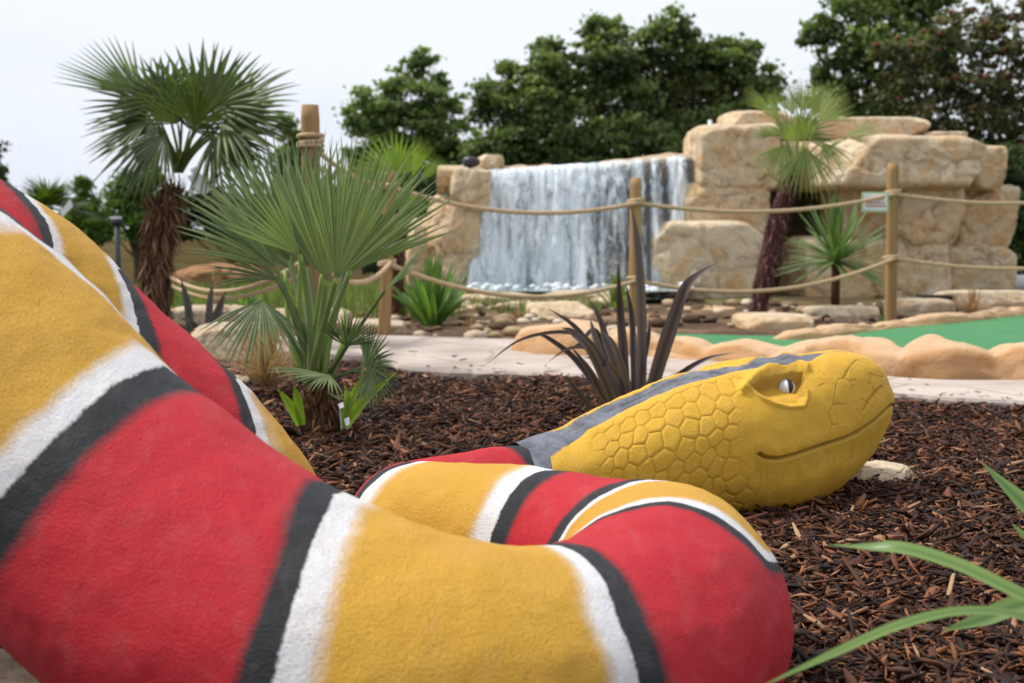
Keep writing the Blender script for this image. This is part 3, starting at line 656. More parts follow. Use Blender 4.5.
# ------------------------------------------------------------------ falling water
def water():
    t = NT('falling_water'); co = t.coord(); a = t.attr('tint')
    n1 = t.noise(1.0, 5, .75, t.coord('Object', (17,17,.8)), .5); n2 = t.noise(1.0, 6, .8, t.coord('Object', (45,30,5)), .9)
    f = t.math('ADD', t.math('MULTIPLY', n1, .84), t.math('MULTIPLY', n2, .30))
    f = t.math('ADD', f, t.math('SUBTRACT', a, .5))
    al = t.ramp(f, [(.50,.04),(.58,.5),(.70,.97)])
    p_ = t.n('ShaderNodeBsdfPrincipled'); t.val(p_.inputs['Base Color'], t.ramp(f, [(.5,(.48,.60,.68)),(.68,(.88,.93,.96))])); p_.inputs['Roughness'].default_value = .3; t.val(p_.inputs['Alpha'], al)
    t.l(t.bump(f, .6, .03), p_.inputs['Normal'])
    M['water'] = t.done(p_.outputs[0])
    root = thing('waterfall', 'broad white waterfall streaming over the rock lip', 'waterfall', P(580,292,YR))
    for L, (dy, seed, base) in enumerate([(0,1,.0),(.07,8,-.03),(-.08,17,-.10)]):
        n, m = 260, 60; V = []; A = []
        for i in range(n):
            f = i/(n-1); px = 480+f*211; pt = 172-15*f**1.1
            dens = np.interp(f, [0,.03,.12,.22,.36,.48,.56,.62,.70,.74,.78,.82,.86,.90,.94,1], [.48,.60,.62,.53,.64,.60,.52,.55,.46,.56,.40,.54,.32,.60,.56,.25])
            dens += .10*mnoise.noise(Vector((f*22, seed, 0)))+base
            top = P(px, pt, YR+.2); bot = P(px-4*(1-f), 306, YR-.1)
            for j in range(m):
                g = j/(m-1); z = top[2]+.015+(bot[2]-top[2]-.015)*g
                y = YR+.2-.06-.40*math.sqrt(g)*(.8+.35*mnoise.noise(Vector((f*9, seed, 3))))+dy+.03*mnoise.noise(Vector((f*40, g*6, seed)))
                flare = (f-.5)*.06*g
                V.append((top[0]+flare-.12*g*(f < .06), y, z)); A.append(dens-.10*g*(seed == 17)+.10*max(0,(g-.85)/.15)-.07*math.exp(-((f-.56)/.13)**2)*sstep(.1,.5,g)+.03*sstep(.6,.75,f)-.02+.055*mnoise.noise(Vector((f*46, seed*3, g*.7)))+.04*math.exp(-((f-.25)/.2)**2)+.05*mnoise.noise(Vector((f*13+g*1.2, g*2.0, seed))))
        F = [(i*m+j, i*m+j+1, (i+1)*m+j+1, (i+1)*m+j) for i in range(n-1) for j in range(m-1)]
        o = npmesh('water_curtain', V, F, M['water'], None, True, {'tint': A}); under(o, root)
    mb = MB(); rg = random.Random(5)                    # splashing drops at the foot and along the strands
    for k in range(600):
        px = rg.uniform(474, 625); g = rg.random()**.45; q = P(px, 170+g*130, YR-.15-rg.uniform(0,.35)); s_ = rg.uniform(.003,.006)
        mb.add([q+np.array(v)*s_ for v in ((1,0,0),(-1,0,0),(0,1,0),(0,-1,0),(0,0,2.2),(0,0,-1.5))], [(0,2,4),(2,1,4),(1,3,4),(3,0,4),(2,0,5),(1,2,5),(3,1,5),(0,3,5)], 1)
    m2 = mat_plain('water_drops', (.75,.8,.84), .25, .6, .05)
    o = mb.build('spray_drops', m2, None); o['kind'] = 'stuff'; under(o, root)
water()
def foam():
    m = MB(); rg = random.Random(8)
    for k in range(260):
        px = rg.uniform(466, 692); q = P(px, 289+rg.uniform(-4,6), YR-.34-rg.uniform(0,.3)); s_ = rg.uniform(.012,.04)
        V = []; n = 7
        for i in range(n):
            for j in range(n):
                a, b = math.pi*i/(n-1)-math.pi/2, 2*math.pi*j/(n-1); v = Vector((math.cos(a)*math.cos(b), math.cos(a)*math.sin(b), math.sin(a)*.7)); v *= s_*(1+.5*mnoise.noise(v*2+Vector((k,0,0)))); V.append((q[0]+v.x, q[1]+v.y, q[2]+v.z))
        m.add(V, [(i*n+j, i*n+j+1, (i+1)*n+j+1, (i+1)*n+j) for i in range(n-1) for j in range(n-1)])
    o = m.build('foam', M['foam']); tag(o, 'white foam boiling at the foot of the waterfall', 'foam', kind='stuff')
M['foam'] = mat_plain('white_foam', (.74,.79,.82), .6, .3, .15, 60, .6, .02)
foam()
t = NT('pool_water'); co = t.coord(); t_n = t.noise(9, 4, .6, co)
pw = npmesh('pool_water', [(*P(455,302,11.6)[:2], .09),(*P(700,302,11.6)[:2], .09),(*P(690,302,13.4)[:2], .09),(*P(470,302,13.4)[:2], .09)], [(0,1,2,3)], t.done(t.pr((.30,.36,.36), .12, .5, t.bump(t_n, .6, .03))), None, False)
tag(pw, 'pale churned water of the pool under the falls', 'water', kind='structure')

# ------------------------------------------------------------------ rope fence
def wobble_line(a, b, sag, n=40):
    a = np.array(a); b = np.array(b); s_ = np.linspace(0,1,n)[:,None]; q = a+(b-a)*s_; q[:,2] -= sag*4*(s_*(1-s_))[:,0]; return q
def post(px, py_top, Y, r, label, lean=0.0, base_z=0.0, rope_z=(), broken=False):
    T = P(px, py_top, Y); b = np.array([T[0]-lean, Y, base_z]); th = thing('rope_fence_post', label, 'fence post', b, 'posts of the rope fence')
    m = MB(); n = 18; rows = 22; V = []
    for i in range(rows):
        f = i/(rows-1); c = b+(T-b)*f
        for j in range(n):
            a = 2*math.pi*j/n; rr = r*(1.03-.05*f)*(1+.03*mnoise.noise(Vector((math.cos(a)*2, math.sin(a)*2, f*3+px))))*(1 if i < rows-1 else .9)
            V.append(c+np.array([math.cos(a)*rr, math.sin(a)*rr, -.08 if i == 0 else 0]))
    F = [(i*n+j, i*n+(j+1)%n, (i+1)*n+(j+1)%n, (i+1)*n+j) for i in range(rows-1) for j in range(n)]+[tuple((rows-1)*n+j for j in range(n))]
    m.add(V, F); o = m.build('timber_pole', M['wood'], None); under(o, th)
    for z, turns in rope_z:
        h = MB(); hp = [(b[0]+lean*(z/T[2])+math.cos(a)*(r*1.03+.009), Y+math.sin(a)*(r*1.03+.009), z+.011*(a/(2*math.pi))*2-.011*turns+.006*math.sin(a*.5)) for a in np.linspace(0, 2*math.pi*turns, 22*turns)]
        h.tube(hp, .0105, 8); o = h.build('rope_binding', M['rope'], None); under(o, th)
    return th
def zat(py, Y): return P(0, py, Y)[2]
PA, PB, PC, PD = 5.8, 7.4, 8.0, 9.1
post(310, 105, PA, .042, 'tallest rope post standing right behind the near fan palm', rope_z=((zat(143,PA),3),))
post(391, 172, PB, .035, 'rope post right of the near fan palm at the path edge', lean=.05, rope_z=((zat(187,PB),2),(zat(264,PB),2)))
post(636, 178, PC, .037, 'rope post in front of the waterfall', rope_z=((zat(202,PC),2),(zat(279,PC),1)))
post(893, 163, PD, .041, 'rope post in front of the rock arch with the small sign', lean=-.01, rope_z=((zat(193,PD),2),(zat(258,PD),2)))
post(217, 268, 9.4, .036, 'short distant rope post left of the near fan palm', base_z=-.05)
def rope(name, spans, label, r=.013):
    pts = []
    for a, b, sag in spans: q = wobble_line(a, b, sag); pts += list(q if not pts else q[1:])
    pts = np.array(pts); m = MB(); m.tube(pts, r, 9); o = m.build('rope', M['rope'], None); o.name = 'rope'; tag(o, label, 'rope', None); return o
fr = lambda px, py, Y: P(px, py, Y)-np.array([0,.045,0])
rope('rope', [(fr(391,187,PB), fr(636,203,PC), .10),(fr(636,203,PC), fr(893,194,PD), .085),(fr(893,194,PD), fr(1100,196,PD+.6), .06)], 'upper rope hanging across the front of the waterfall and arch')
rope('rope', [(fr(391,264,PB), fr(636,280,PC), .14),(fr(636,280,PC), fr(893,258,PD), .14),(fr(893,258,PD), fr(1100,262,PD+.6), .06)], 'lower rope hanging across the front of the waterfall and arch')
rope('rope', [(fr(310,143,PA), fr(391,186,PB), .05)], 'short upper rope running from the tallest post behind the palm', .011)
rope('rope', [(fr(391,263,PB), fr(318,262,PA), .10)], 'short lower rope sagging behind the near fan palm')
rope('rope', [(P(150,262,9.0), P(318,250,6.2), .20)], 'left sagging rope, the upper of the pair above the rough stones', .012)
rope('rope', [(P(150,272,9.0), P(318,265,6.3), .17)], 'left sagging rope, the lower of the pair above the rough stones', .012)
# sign hanging from the upper rope
sg = thing('warning_sign', 'small white sign with a green border on the rope beside the post', 'sign', P(875,202,9.05))
m = MB(); A = P(862,192,9.0); B = P(888,212,9.0); cx, cz = (A[0]+B[0])/2, (A[2]+B[2])/2; w_, h_ = B[0]-A[0], A[2]-B[2]
m.box((cx,9.0,cz),(w_,.006,h_)); under(m.build('board', mat_plain('sign_green_edge', (.42,.58,.36), .5, .3, .05), None, False), sg)
m = MB(); m.box((cx,8.995,cz),(w_*.86,.005,h_*.80)); under(m.build('panel', M['white_plastic'], None, False), sg)
m = MB(); rg = random.Random(3)
for row, zz in enumerate((.16,-.04,-.20)):
    x = cx-w_*.34
    while x < cx+w_*(.30 if row != 1 else .36):
        ww = rg.uniform(.010,.022); m.box((x+ww/2,8.9915,cz+zz*h_),(ww,.002,h_*.085)); x += ww+.006
under(m.build('red_lettering', mat_plain('sign_red', (.45,.10,.08), .5, .3, .05), None, False), sg)

# ------------------------------------------------------------------ lamps, timber, boards, pipe
lm = thing('lamp_bollard', 'slim black garden lamp on a post left of the tall palm', 'garden lamp', P(117,262,9.5))
q = P(117,222,9.5); m = MB(); m.tube([(q[0],9.5,-.05),(q[0],9.5,q[2])], .021, 14); under(m.build('lamp_post', M['black_metal']), lm)
m = MB(); m.tube([(q[0],9.5,q[2]-.02),(q[0],9.5,q[2]+.02),(q[0],9.5,q[2]+.025)], [.036,.042,.03], 16); under(m.build('lamp_head', M['black_metal']), lm)
m = MB(); m.box((q[0]-.01,9.5,q[2]+.032),(.075,.05,.015)); under(m.build('lamp_cap', M['white_plastic'], None, False), lm)
sp = thing('spotlight', 'small black spotlight on top of the rocks left of the falls', 'spotlight', P(471,166,YR-.1))
q = P(470,162,YR-.05); m = MB(); m.tube([q+[-.06,-.02,0],q+[.02,0,.0],q+[.09,.02,.0]], [.045,.055,.03], 14); under(m.build('lamp_housing', M['black_metal']), sp)
m = MB(); m.tube([q+[.0,0,-.10],q+[0,0,-.03]], .012, 8); under(m.build('mounting_bracket', M['black_metal']), sp)
m = MB(); q = P(936,300,9.9); m.box((q[0],q[1]+.05,q[2]),(.24,.14,.07)); o = m.build('timber_block', mat_plain('dark_timber', (.05,.04,.035), .9, .1), None, False); tag(o, 'dark timber block on the low stone wall below the arch', 'timber')
m = MB(); q = P(1014,284,13.6); m.tube([q-[.25,0,0],q+[1.6,.1,0]], .095, 18); o = m.build('pipe', mat_plain('white_pipe_paint', (.72,.76,.78), .5, .4, .05)); tag(o, 'white horizontal pipe at the right edge behind the arch', 'pipe')
m = MB(); q = P(710,123,YR+1.6); m.tube([q-[0,0,.25],q+[0,0,.03]], .022, 10); o = m.build('vent_pipe', M['white_plastic']); tag(o, 'thin white pipe sticking up behind the rock stack', 'pipe')
# far board fence on the left
bf = thing('board_fence', 'long brown horizontal board fence in the far left background', 'fence', (-9,26,-.5))
m = MB(); mp_ = MB()
xa, xb = -13.5, -1.5; ztop = zat(239, 26)
for k in range(5):
    z = ztop-.09-k*.175; seg = 6
    for s_ in range(seg):
        x0 = xa+(xb-xa)*s_/seg; x1 = xa+(xb-xa)*(s_+1)/seg
        m.box(((x0+x1)/2,26+.008*random.uniform(-1,1),z),(x1-x0-.012,.03,.168), a=random.random())
under(m.build('boards', M['board'], None, False), bf)
for s_ in range(7):
    x = xa+(xb-xa)*s_/6; mp = MB(); mp.box((x,25.93,ztop-.45),(.09,.09,.98)); under(mp.build('fence_post', M['board'], None, False), bf)
V, F = boulder_mesh((1.3,1.0,.42), 44, 2.6, 30, 3, .10); o = npmesh('earth_mound', V, F, mat_plain('orange_earth', (.30,.16,.08), .95, .1, .3, 9, .8, .05)); q = P(222,272,17); o.location = q-[0,0,.1]; tag(o, 'low mound of orange earth in front of the far board fence', 'earth mound', kind='structure')

# ------------------------------------------------------------------ leaves
GU = np.array([0,0,1.])
def unit(v): v = np.asarray(v, float); return v/(np.linalg.norm(v)+1e-9)
def fan_leaf(mb, root, hub, d, nrm, L, spread=140, nseg=34, droop=.12, joined=.42, petiole=.010, tint=.5, rg=random, cup=.12, fold=.5, ragged=.12):
    """costapalmate leaf: petiole root->hub, then nseg pleated segments about direction d in the plane with normal nrm"""
    root = np.array(root, float); hub = np.array(hub, float); d = unit(d); nrm = unit(nrm-d*np.dot(nrm, d)); sd = np.cross(d, nrm)
    if petiole > 0:
        mid = (root+hub)/2+(hub-root)[2]*0*GU; k = np.linspace(0,1,8)[:,None]; bow = (hub-root); ctrl = root+bow*.5-unit(d)*np.linalg.norm(bow)*.12
        pts = (1-k)**2*root+2*k*(1-k)*ctrl+k*k*hub; mb.tube(pts, np.linspace(petiole*1.3, petiole*.7, 8), 6, tint+.25, cap=False)
    A = math.radians(spread); dl = A/nseg
    ts = [0.02,.15,.3,joined,.6,.78,.92,1.0]
    for s_ in range(nseg):
        ph = -A+2*A*(s_+.5)/nseg; len_ = L*(.70+.30*math.cos(ph*.62))*rg.uniform(1-ragged, 1); dd = droop*rg.uniform(.5,1.5); off = rg.uniform(-.05,.05); tw = rg.uniform(-.25,.25)
        V = []; At = []
        dirv = math.cos(ph+off*.4)*d+math.sin(ph+off*.4)*sd; perp = -math.sin(ph)*d+math.cos(ph)*sd
        hb = joined*len_*math.tan(dl)*1.02
        tn = np.clip(tint+rg.uniform(-.28,.28), 0, 1)
        for t_ in ts:
            r = t_*len_; w = (r*math.tan(dl)*(1.02-.06*t_/joined)) if t_ <= joined else .96*hb*max(0, (1-((t_-joined)/(1-joined))**1.4))
            w = max(w, .0006*(t_ < 1))
            c = hub+dirv*r+nrm*(cup*len_*(t_**1.5)*(1-abs(math.cos(ph))*.3))*1.0-GU*dd*len_*t_**2.6
            pn = nrm+perp*tw*(t_ > joined); ridge = fold*w
            V += [c-perp*w, c+pn*ridge, c+perp*w]; At += [tn-.18, tn+.22, tn-.02]
        F = []
        for k in range(len(ts)-1): F += [(3*k, 3*k+1, 3*k+4, 3*k+3), (3*k+1, 3*k+2, 3*k+5, 3*k+4)]
        mb.add(V, F, At)
def blade(mb, pts, w, fold=.35, tint=.5, nrm=None, prof=None, n=10, twist=0.0):
    q = spline(pts, n); m = len(q); t = np.gradient(q, axis=0); t /= np.linalg.norm(t, axis=1)[:,None]+1e-9
    d0 = unit(q[-1]-q[0]); ref = unit(nrm) if nrm is not None else np.array([0,-1.,.3])
    V = []; At = []
    for i in range(m):
        f = i/(m-1); ww = w*(np.interp(f, prof[0], prof[1]) if prof is not None else (math.sin(math.pi*min(1, f*.9+.18))**.6 if f < .95 else .25*(1-f)/.05))
        if f == 1: ww = .0004
        a = twist*f; s_ = unit(np.cross(t[i], ref)); nn = np.cross(s_, t[i]); s2 = s_*math.cos(a)+nn*math.sin(a); n2 = nn*math.cos(a)-s_*math.sin(a)
        V += [q[i]-s2*ww+n2*ww*fold, q[i]-s2*ww*.5+n2*ww*fold*.3, q[i], q[i]+s2*ww*.5+n2*ww*fold*.3, q[i]+s2*ww+n2*ww*fold]; st_ = .10*math.sin(f*9+tint*20); At += [tint+.16, tint+st_, tint-.28, tint+.10+st_, tint+.2]
    F = [(5*i+k, 5*i+k+1, 5*i+6+k, 5*i+5+k) for i in range(m-1) for k in range(4)]
    mb.add(V, F, At)
M['palm'] = mat_leaf('fan_palm_green', (.010,.026,.006), (.12,.18,.028), .42, .28)
M['palm_near'] = mat_leaf('near_fan_palm_green', (.032,.066,.026), (.25,.33,.15), .42, .32)
M['palm_lime'] = mat_leaf('lime_palm_green', (.10,.19,.02), (.28,.40,.06), .45, .45)
M['palm_olive'] = mat_leaf('olive_palm_green', (.05,.085,.018), (.30,.37,.11), .45, .4)
M['stalk'] = mat_leaf('fresh_green_stalk', (.12,.20,.04), (.27,.38,.10), .4, .25)
M['yucca'] = mat_leaf('yucca_grey_green', (.045,.10,.035), (.20,.30,.12), .45, .3)
M['spiky'] = mat_leaf('spiky_green', (.045,.11,.025), (.20,.33,.09), .4, .35)
M['flax_green'] = mat_leaf('flax_green', (.045,.10,.025), (.22,.36,.12), .36, .35)
M['flax_dark'] = mat_leaf('bronze_flax', (.032,.022,.026), (.20,.155,.17), .40, .15)
M['agave'] = mat_leaf('dark_agave', (.05,.05,.055), (.14,.14,.15), .5, .1)
M['dry'] = mat_leaf('dry_orange_grass', (.24,.13,.09), (.56,.38,.27), .7, .3)
M['fibre'] = mat_tint('palm_fibre', [(0,(.03,.014,.008)),(.5,(.11,.055,.03)),(1,(.27,.16,.10))], .95, .1, .8, 40, (1,1,.3), .01)
M['fibre_purple'] = mat_tint('purple_palm_fibre', [(0,(.035,.014,.014)),(.5,(.10,.045,.042)),(1,(.24,.13,.12))], .95, .1, .8, 40, (1,1,.3), .01)

def fibre_trunk(parent, pts, rads, mat, seed, nh=900, hair=.16, hw=.006):
    rg = random.Random(seed); q = spline(pts, 12); r = np.interp(np.linspace(0,1,len(q)), np.linspace(0,1,len(rads)), rads)
    m = MB(); n = 26; V = []; At = []
    for i in range(len(q)):
        for j in range(n):
            a = 2*math.pi*j/n; k = 1+.22*mnoise.noise(Vector((math.cos(a)*1.5, math.sin(a)*1.5, q[i][2]*7+seed)))
            V.append(q[i]+r[i]*k*np.array([math.cos(a), math.sin(a), 0])); At.append(rg.uniform(.1,.5))
    m.add(V, [(i*n+j, i*n+(j+1)%n, (i+1)*n+(j+1)%n, (i+1)*n+j) for i in range(len(q)-1) for j in range(n)], At)
    for k in range(nh):
        f = rg.random(); c = np.array([np.interp(f, np.linspace(0,1,len(q)), q[:,j]) for j in range(3)]); rr = np.interp(f, np.linspace(0,1,len(q)), r)
        a = rg.uniform(0, 2*math.pi); o_ = np.array([math.cos(a), math.sin(a), 0]); s_ = np.array([-math.sin(a), math.cos(a), 0])
        b = c+o_*rr*.92; L = hair*rg.uniform(.4,1.2); up = rg.random() < .35
        e1 = b+o_*L*.25+GU*L*(.4 if up else -.35); e2 = b+o_*L*rg.uniform(.3,.6)+GU*L*(.9 if up else -1.0)+s_*rg.uniform(-.3,.3)*L; w = hw*rg.uniform(.5,1.5); tt = rg.random()
        m.add([b-s_*w, b+s_*w, e1+s_*w*.8, e1-s_*w*.8, e2], [(0,1,2,3),(3,2,4)], tt)
    o = m.build('trunk', mat, None); under(o, parent); return o

# tall palm at the left
def palm_crown(parent, c, R, n, mat, seed, Lf=.62, droop=.12, nseg=32, spread=110, elmin=-35, elmax=80, squash=.8, petiole=.008, tint=(.1,.8), dirs=None):
    rg = random.Random(seed)
    for k in range(n):
        az = 2*math.pi*(k*.618+rg.uniform(-.05,.05)); el = math.radians(elmin+(elmax-elmin)*(k+.5)/n+rg.uniform(-8,8))
        d = np.array([math.cos(az)*math.cos(el), math.sin(az)*math.cos(el), math.sin(el)*squash])
        ph = np.array([math.cos(az)*math.cos(el+.3), math.sin(az)*math.cos(el+.3), math.sin(el+.3)])
        hub = c+unit(ph)*R*rg.uniform(.38,.5)
        nr = np.cross(np.cross(d, GU), d); nr = unit(nr)+.4*np.array([rg.uniform(-1,1), rg.uniform(-1,1), 0])
        m = MB(); fan_leaf(m, c+np.array([0,0,-.05])*R, hub, d-.15*GU, nr, R*Lf*rg.uniform(.85,1.1), spread, nseg, droop*rg.uniform(.6,1.6), .40, petiole, rg.uniform(*tint), rg, cup=rg.uniform(-.05,.15))
        under(m.build('leaf', mat, None), parent)
YP = 7.0
lp = thing('palm_tree', 'tall fan palm with a shaggy brown trunk against the sky at left', 'palm tree', (P(160,330,YP)[0],YP,0))
pt = [np.array([P(158,330,YP)[0],YP,-.02]),P(156,300,YP),P(155,275,YP),P(159,245,YP),P(164,215,YP),P(171,188,YP)]
fibre_trunk(lp, pt, [.062,.068,.07,.068,.095,.050], M['fibre'], 5, 1400, .11)
cc = P(178,172,YP)
# crown: leaves given by hub and outward direction as they spread in the photo
def crown_from(parent, base, specs, Y, mat, seed, nseg=17, petiole=.008, LS=1.05):
    rg = random.Random(seed)
    for hx, hy, tx, ty, dY, nx, nz, spread, tint, droop in specs:
        hub = P(hx, hy, Y+dY*.6); tip = P(tx, ty, Y+dY); d = tip-hub
        m = MB(); fan_leaf(m, base+np.array([rg.uniform(-.02,.02), rg.uniform(-.02,.02), 0]), hub, d, np.array([nx, -1.0, nz]) , np.linalg.norm(d)*LS, spread, nseg, droop, .44, petiole, tint, rg, cup=.06, fold=.8)
        under(m.build('leaf', mat, None), parent)
crown_from(lp, cc, [
 (200,112,204,34,0.0,0,.25,92,.55,.05),(210,108,262,52,-.1,-.2,.5,80,.5,.08),(228,108,300,72,.05,-.2,1.0,70,.6,.1),(222,122,296,128,-.15,0,1.3,80,.35,.18),
 (215,135,276,175,-.2,0,1.2,75,.3,.25),(212,138,240,186,-.3,0,.6,55,.2,.25),(165,135,128,182,-.25,0,.7,55,.25,.25),(158,128,92,165,0,.3,.9,75,.3,.2),
 (195,125,200,68,-.2,0,.3,70,.45,.05),(190,130,215,85,.0,0,.4,80,.15,.05),(178,124,152,78,-.1,.1,.5,65,.5,.05),(150,118,82,128,.1,.3,1.0,75,.35,.12),(152,105,92,72,.15,.2,.7,75,.45,.08),(140,95,72,46,.2,.3,1.2,45,.7,.02),(165,100,135,58,.1,0,.3,85,.4,.08),(182,112,172,52,.25,0,.3,90,.35,.06),
 (225,125,262,165,.3,0,.6,70,.15,.2),(160,130,115,165,.4,0,.5,70,.12,.2),(235,115,290,100,.35,0,.5,60,.3,.1)], YP, M['palm'], 3)
tg = MB(); q0 = P(190,172,YP-.12); q1 = P(204,188,YP-.14)
tg.add([q0+[0,0,.012],q0+[.03,0,.03],P(211,190,YP-.14),P(204,196,YP-.14)], [(0,1,2,3)]); tg.add([P(187,176,YP-.13),P(194,174,YP-.13),P(204,192,YP-.15),P(197,194,YP-.15)], [(0,1,2,3)])
o = tg.build('plant_label', M['white_plastic'], None, False); tag(o, 'white plastic nursery label tied under the crown of the tall palm', 'plant label')

# near fan palm
YN = 4.05
npm = thing('fan_palm', 'low fan palm with upright grey green leaves in the bark bed beside the snake', 'fan palm', (P(318,440,YN)[0],YN,0))
b0 = P(312,378,YN)
fibre_trunk(npm, [np.array([P(319,452,YN)[0],YN,-.02]),P(319,430,YN),P(320,405,YN),P(318,378,YN)], [.075,.07,.065,.045], M['fibre'], 9, 900, .07, .004)
bt = P(316,385,YN)
def near_leaf(hx, hy, tx, ty, Yh, Yt, nx, nz, spread, tint, droop, nseg=38, pet=.011, L=None, cup=.05, joined=.46):
    rg = random.Random(int(hx*7+tx)); hub = P(hx,hy,Yh); tip = P(tx,ty,Yt); d = tip-hub
    m = MB(); fan_leaf(m, bt+np.array([rg.uniform(-.025,.025), rg.uniform(-.03,.03), 0]), hub, d, np.array([nx,-1.0,nz]), (L or np.linalg.norm(d))*1.08, spread, nseg, droop, joined, pet, tint, rg, cup=cup, fold=.9)
    under(m.build('leaf', M['palm_near'], None), npm)
near_leaf(336,280,376,150,3.75,3.7,.1,.1,36,.60,.03,23)
near_leaf(322,276,312,136,4.0,4.1,0,.2,34,.50,.04,22)
near_leaf(308,268,262,150,4.2,4.3,.1,.2,34,.45,.04,20)
near_leaf(290,262,222,152,4.25,4.3,.3,.3,30,.60,.04,14)
near_leaf(276,268,198,196,4.0,3.95,.3,.8,36,.50,.08,16)
near_leaf(278,280,203,238,4.0,3.95,.3,1.2,38,.40,.16,15)
near_leaf(292,270,250,140,4.5,4.7,-.2,.2,45,.30,.05,20)
near_leaf(350,272,425,172,4.0,3.9,-.2,.3,30,.62,.05,16)
near_leaf(350,270,436,205,4.15,4.2,-.2,.5,17,.40,.06,9)
near_leaf(326,282,330,160,3.85,3.85,.2,.1,30,.70,.03,18)
near_leaf(345,268,400,140,4.25,4.4,-.2,.3,38,.35,.04,18)
near_leaf(300,255,240,190,3.9,3.8,.7,.2,30,.72,.02,13)
near_leaf(385,290,425,252,3.9,3.8,.0,1.6,24,.25,.05,14,.007)
near_leaf(262,300,250,345,4.0,3.9,0,1.0,60,.45,.2,20,.008,.22)
near_leaf(346,346,352,310,3.85,3.8,.1,.2,70,.18,.05,22,.006)
near_leaf(366,366,395,345,3.85,3.75,.0,.5,95,.15,.1,24,.006)
near_leaf(372,372,385,400,3.8,3.75,.0,.5,60,.2,.2,16,.005)
near_leaf(330,375,290,378,3.9,3.7,.0,1.5,45,.6,.12,22,.006)
near_leaf(360,400,375,350,3.8,3.8,.0,.3,16,.75,.05,7,.004)
m = MB()
for k, (a, b, c_) in enumerate([((316,385),(316,330),(322,275)),((312,385),(300,330),(300,260)),((322,385),(330,330),(350,272)),((308,388),(290,340),(285,270)),((325,390),(345,340),(345,310)),((320,380),(322,340),(335,280))]):
    m.tube(spline([P(a[0],a[1],YN), P(b[0]+2*math.sin(k*3),b[1],YN-.05+.03*k), P(c_[0],c_[1],YN-.1+.06*k)], 5), np.linspace(.012,.006,11), 8, .9)
under(m.build('leaf_stalk', M['stalk'], None), npm)
for grp_, lab in (([[(300,425,3.95),(290,405,3.93),(277,388,3.92)],[(302,425,3.95),(298,400,3.93),(294,385,3.9)]],'bright green young shoot left of the near fan palm trunk'),([[(345,425,3.8),(352,400,3.8),(362,375,3.8)],[(345,428,3.8),(365,400,3.78),(397,372,3.75)],[(344,428,3.8),(348,405,3.8),(345,385,3.8)]],'bright green young shoot right of the near fan palm trunk')):
    m = MB()
    for p_ in grp_: blade(m, [P(*v) for v in p_], .014, .3, .7)
    o = m.build('palm_seedling', M['palm_lime'], None); tag(o, lab, 'seedling')
for k, (l, t_, r, b, lab) in enumerate([(338,402,344,409,'upper white plastic plant tag beside the palm trunk'),(344,417,350,426,'lower white plastic plant tag on the bark beside the palm trunk')]):
    m = MB(); m.add([P(l,t_+2,3.7),P(r-1,t_,3.7),P(r,b-2,3.69),P(l+2,b,3.69)], [(0,1,2,3)]); m.add([P(l+1,b-2,3.7),P(l+3,b-2,3.7),P(l+4,430,3.71),P(l+3,430,3.71)], [(0,1,2,3)])
    o = m.build('plant_tag', M['tag'], None, False); tag(o, lab, 'plant tag')

# lime palm behind
YL = 9.6
ll = thing('palm_tree', 'bright lime green fan palm behind the near palm, left of the falls', 'palm tree', (P(395,310,YL)[0],YL,0))
fibre_trunk(ll, [np.array([P(396,318,YL)[0],YL,-.02]),P(396,280,YL),P(394,225,YL),P(396,200,YL)], [.06,.06,.055,.04], M['fibre'], 19, 400, .09)
crown_from(ll, P(396,198,YL), [(395,175,372,132,0,0,.4,70,.7,.05),(398,175,400,136,.1,0,.3,70,.8,.05),(412,178,428,135,-.1,-.9,.1,26,.8,.02),(420,182,443,154,-.1,-.9,.1,24,.7,.02),(385,180,352,158,.1,.2,.6,70,.5,.1),(408,190,420,220,-.2,.2,.6,60,.4,.1),(385,195,365,215,-.1,.2,.6,70,.4,.15)], YL, M['palm_lime'], 11, 16, .007)

# palm before the arch
YC = 9.6
rp = thing('palm_tree', 'leaning palm with a purple brown trunk in front of the rock arch', 'palm tree', (P(757,322,YC)[0],YC,0))
fibre_trunk(rp, [np.array([P(757,323,YC)[0],YC,-.02]),P(759,305,YC),P(765,275,YC),P(772,245,YC),P(779,215,YC),P(787,190,YC),P(793,172,YC)], [.068,.06,.07,.065,.068,.06,.045], M['fibre_purple'], 21, 1100, .07)
crown_from(rp, P(796,172,YC), [(802,112,806,78,.1,0,.3,40,.75,.04),(794,115,782,84,.1,.2,.3,36,.7,.04),(780,122,760,92,-.05,.4,.4,34,.8,.02),(772,112,742,92,-.05,.6,.4,24,.85,.02),(776,135,750,130,.1,.2,.8,36,.5,.1),(784,145,768,180,-.2,0,.8,50,.4,.2),(805,148,806,192,-.25,0,.8,55,.5,.2),
 (822,142,842,170,-.2,0,.9,45,.4,.2),(845,136,884,122,-.15,-.3,1.2,24,.6,.10),(848,138,876,140,-.15,-.3,1.0,22,.5,.10),(818,122,850,98,.1,-.2,.6,40,.8,.05),(812,116,832,84,.2,-.2,.3,38,.75,.04),(800,135,830,118,.4,0,.3,60,.25,.1),(792,138,776,112,.4,0,.3,60,.25,.1),(805,140,800,108,-.1,.1,.5,50,.5,.05),(796,142,784,122,-.2,.1,.5,40,.65,.05)], YC, M['palm_olive'], 13, 15, .007, 1.12)

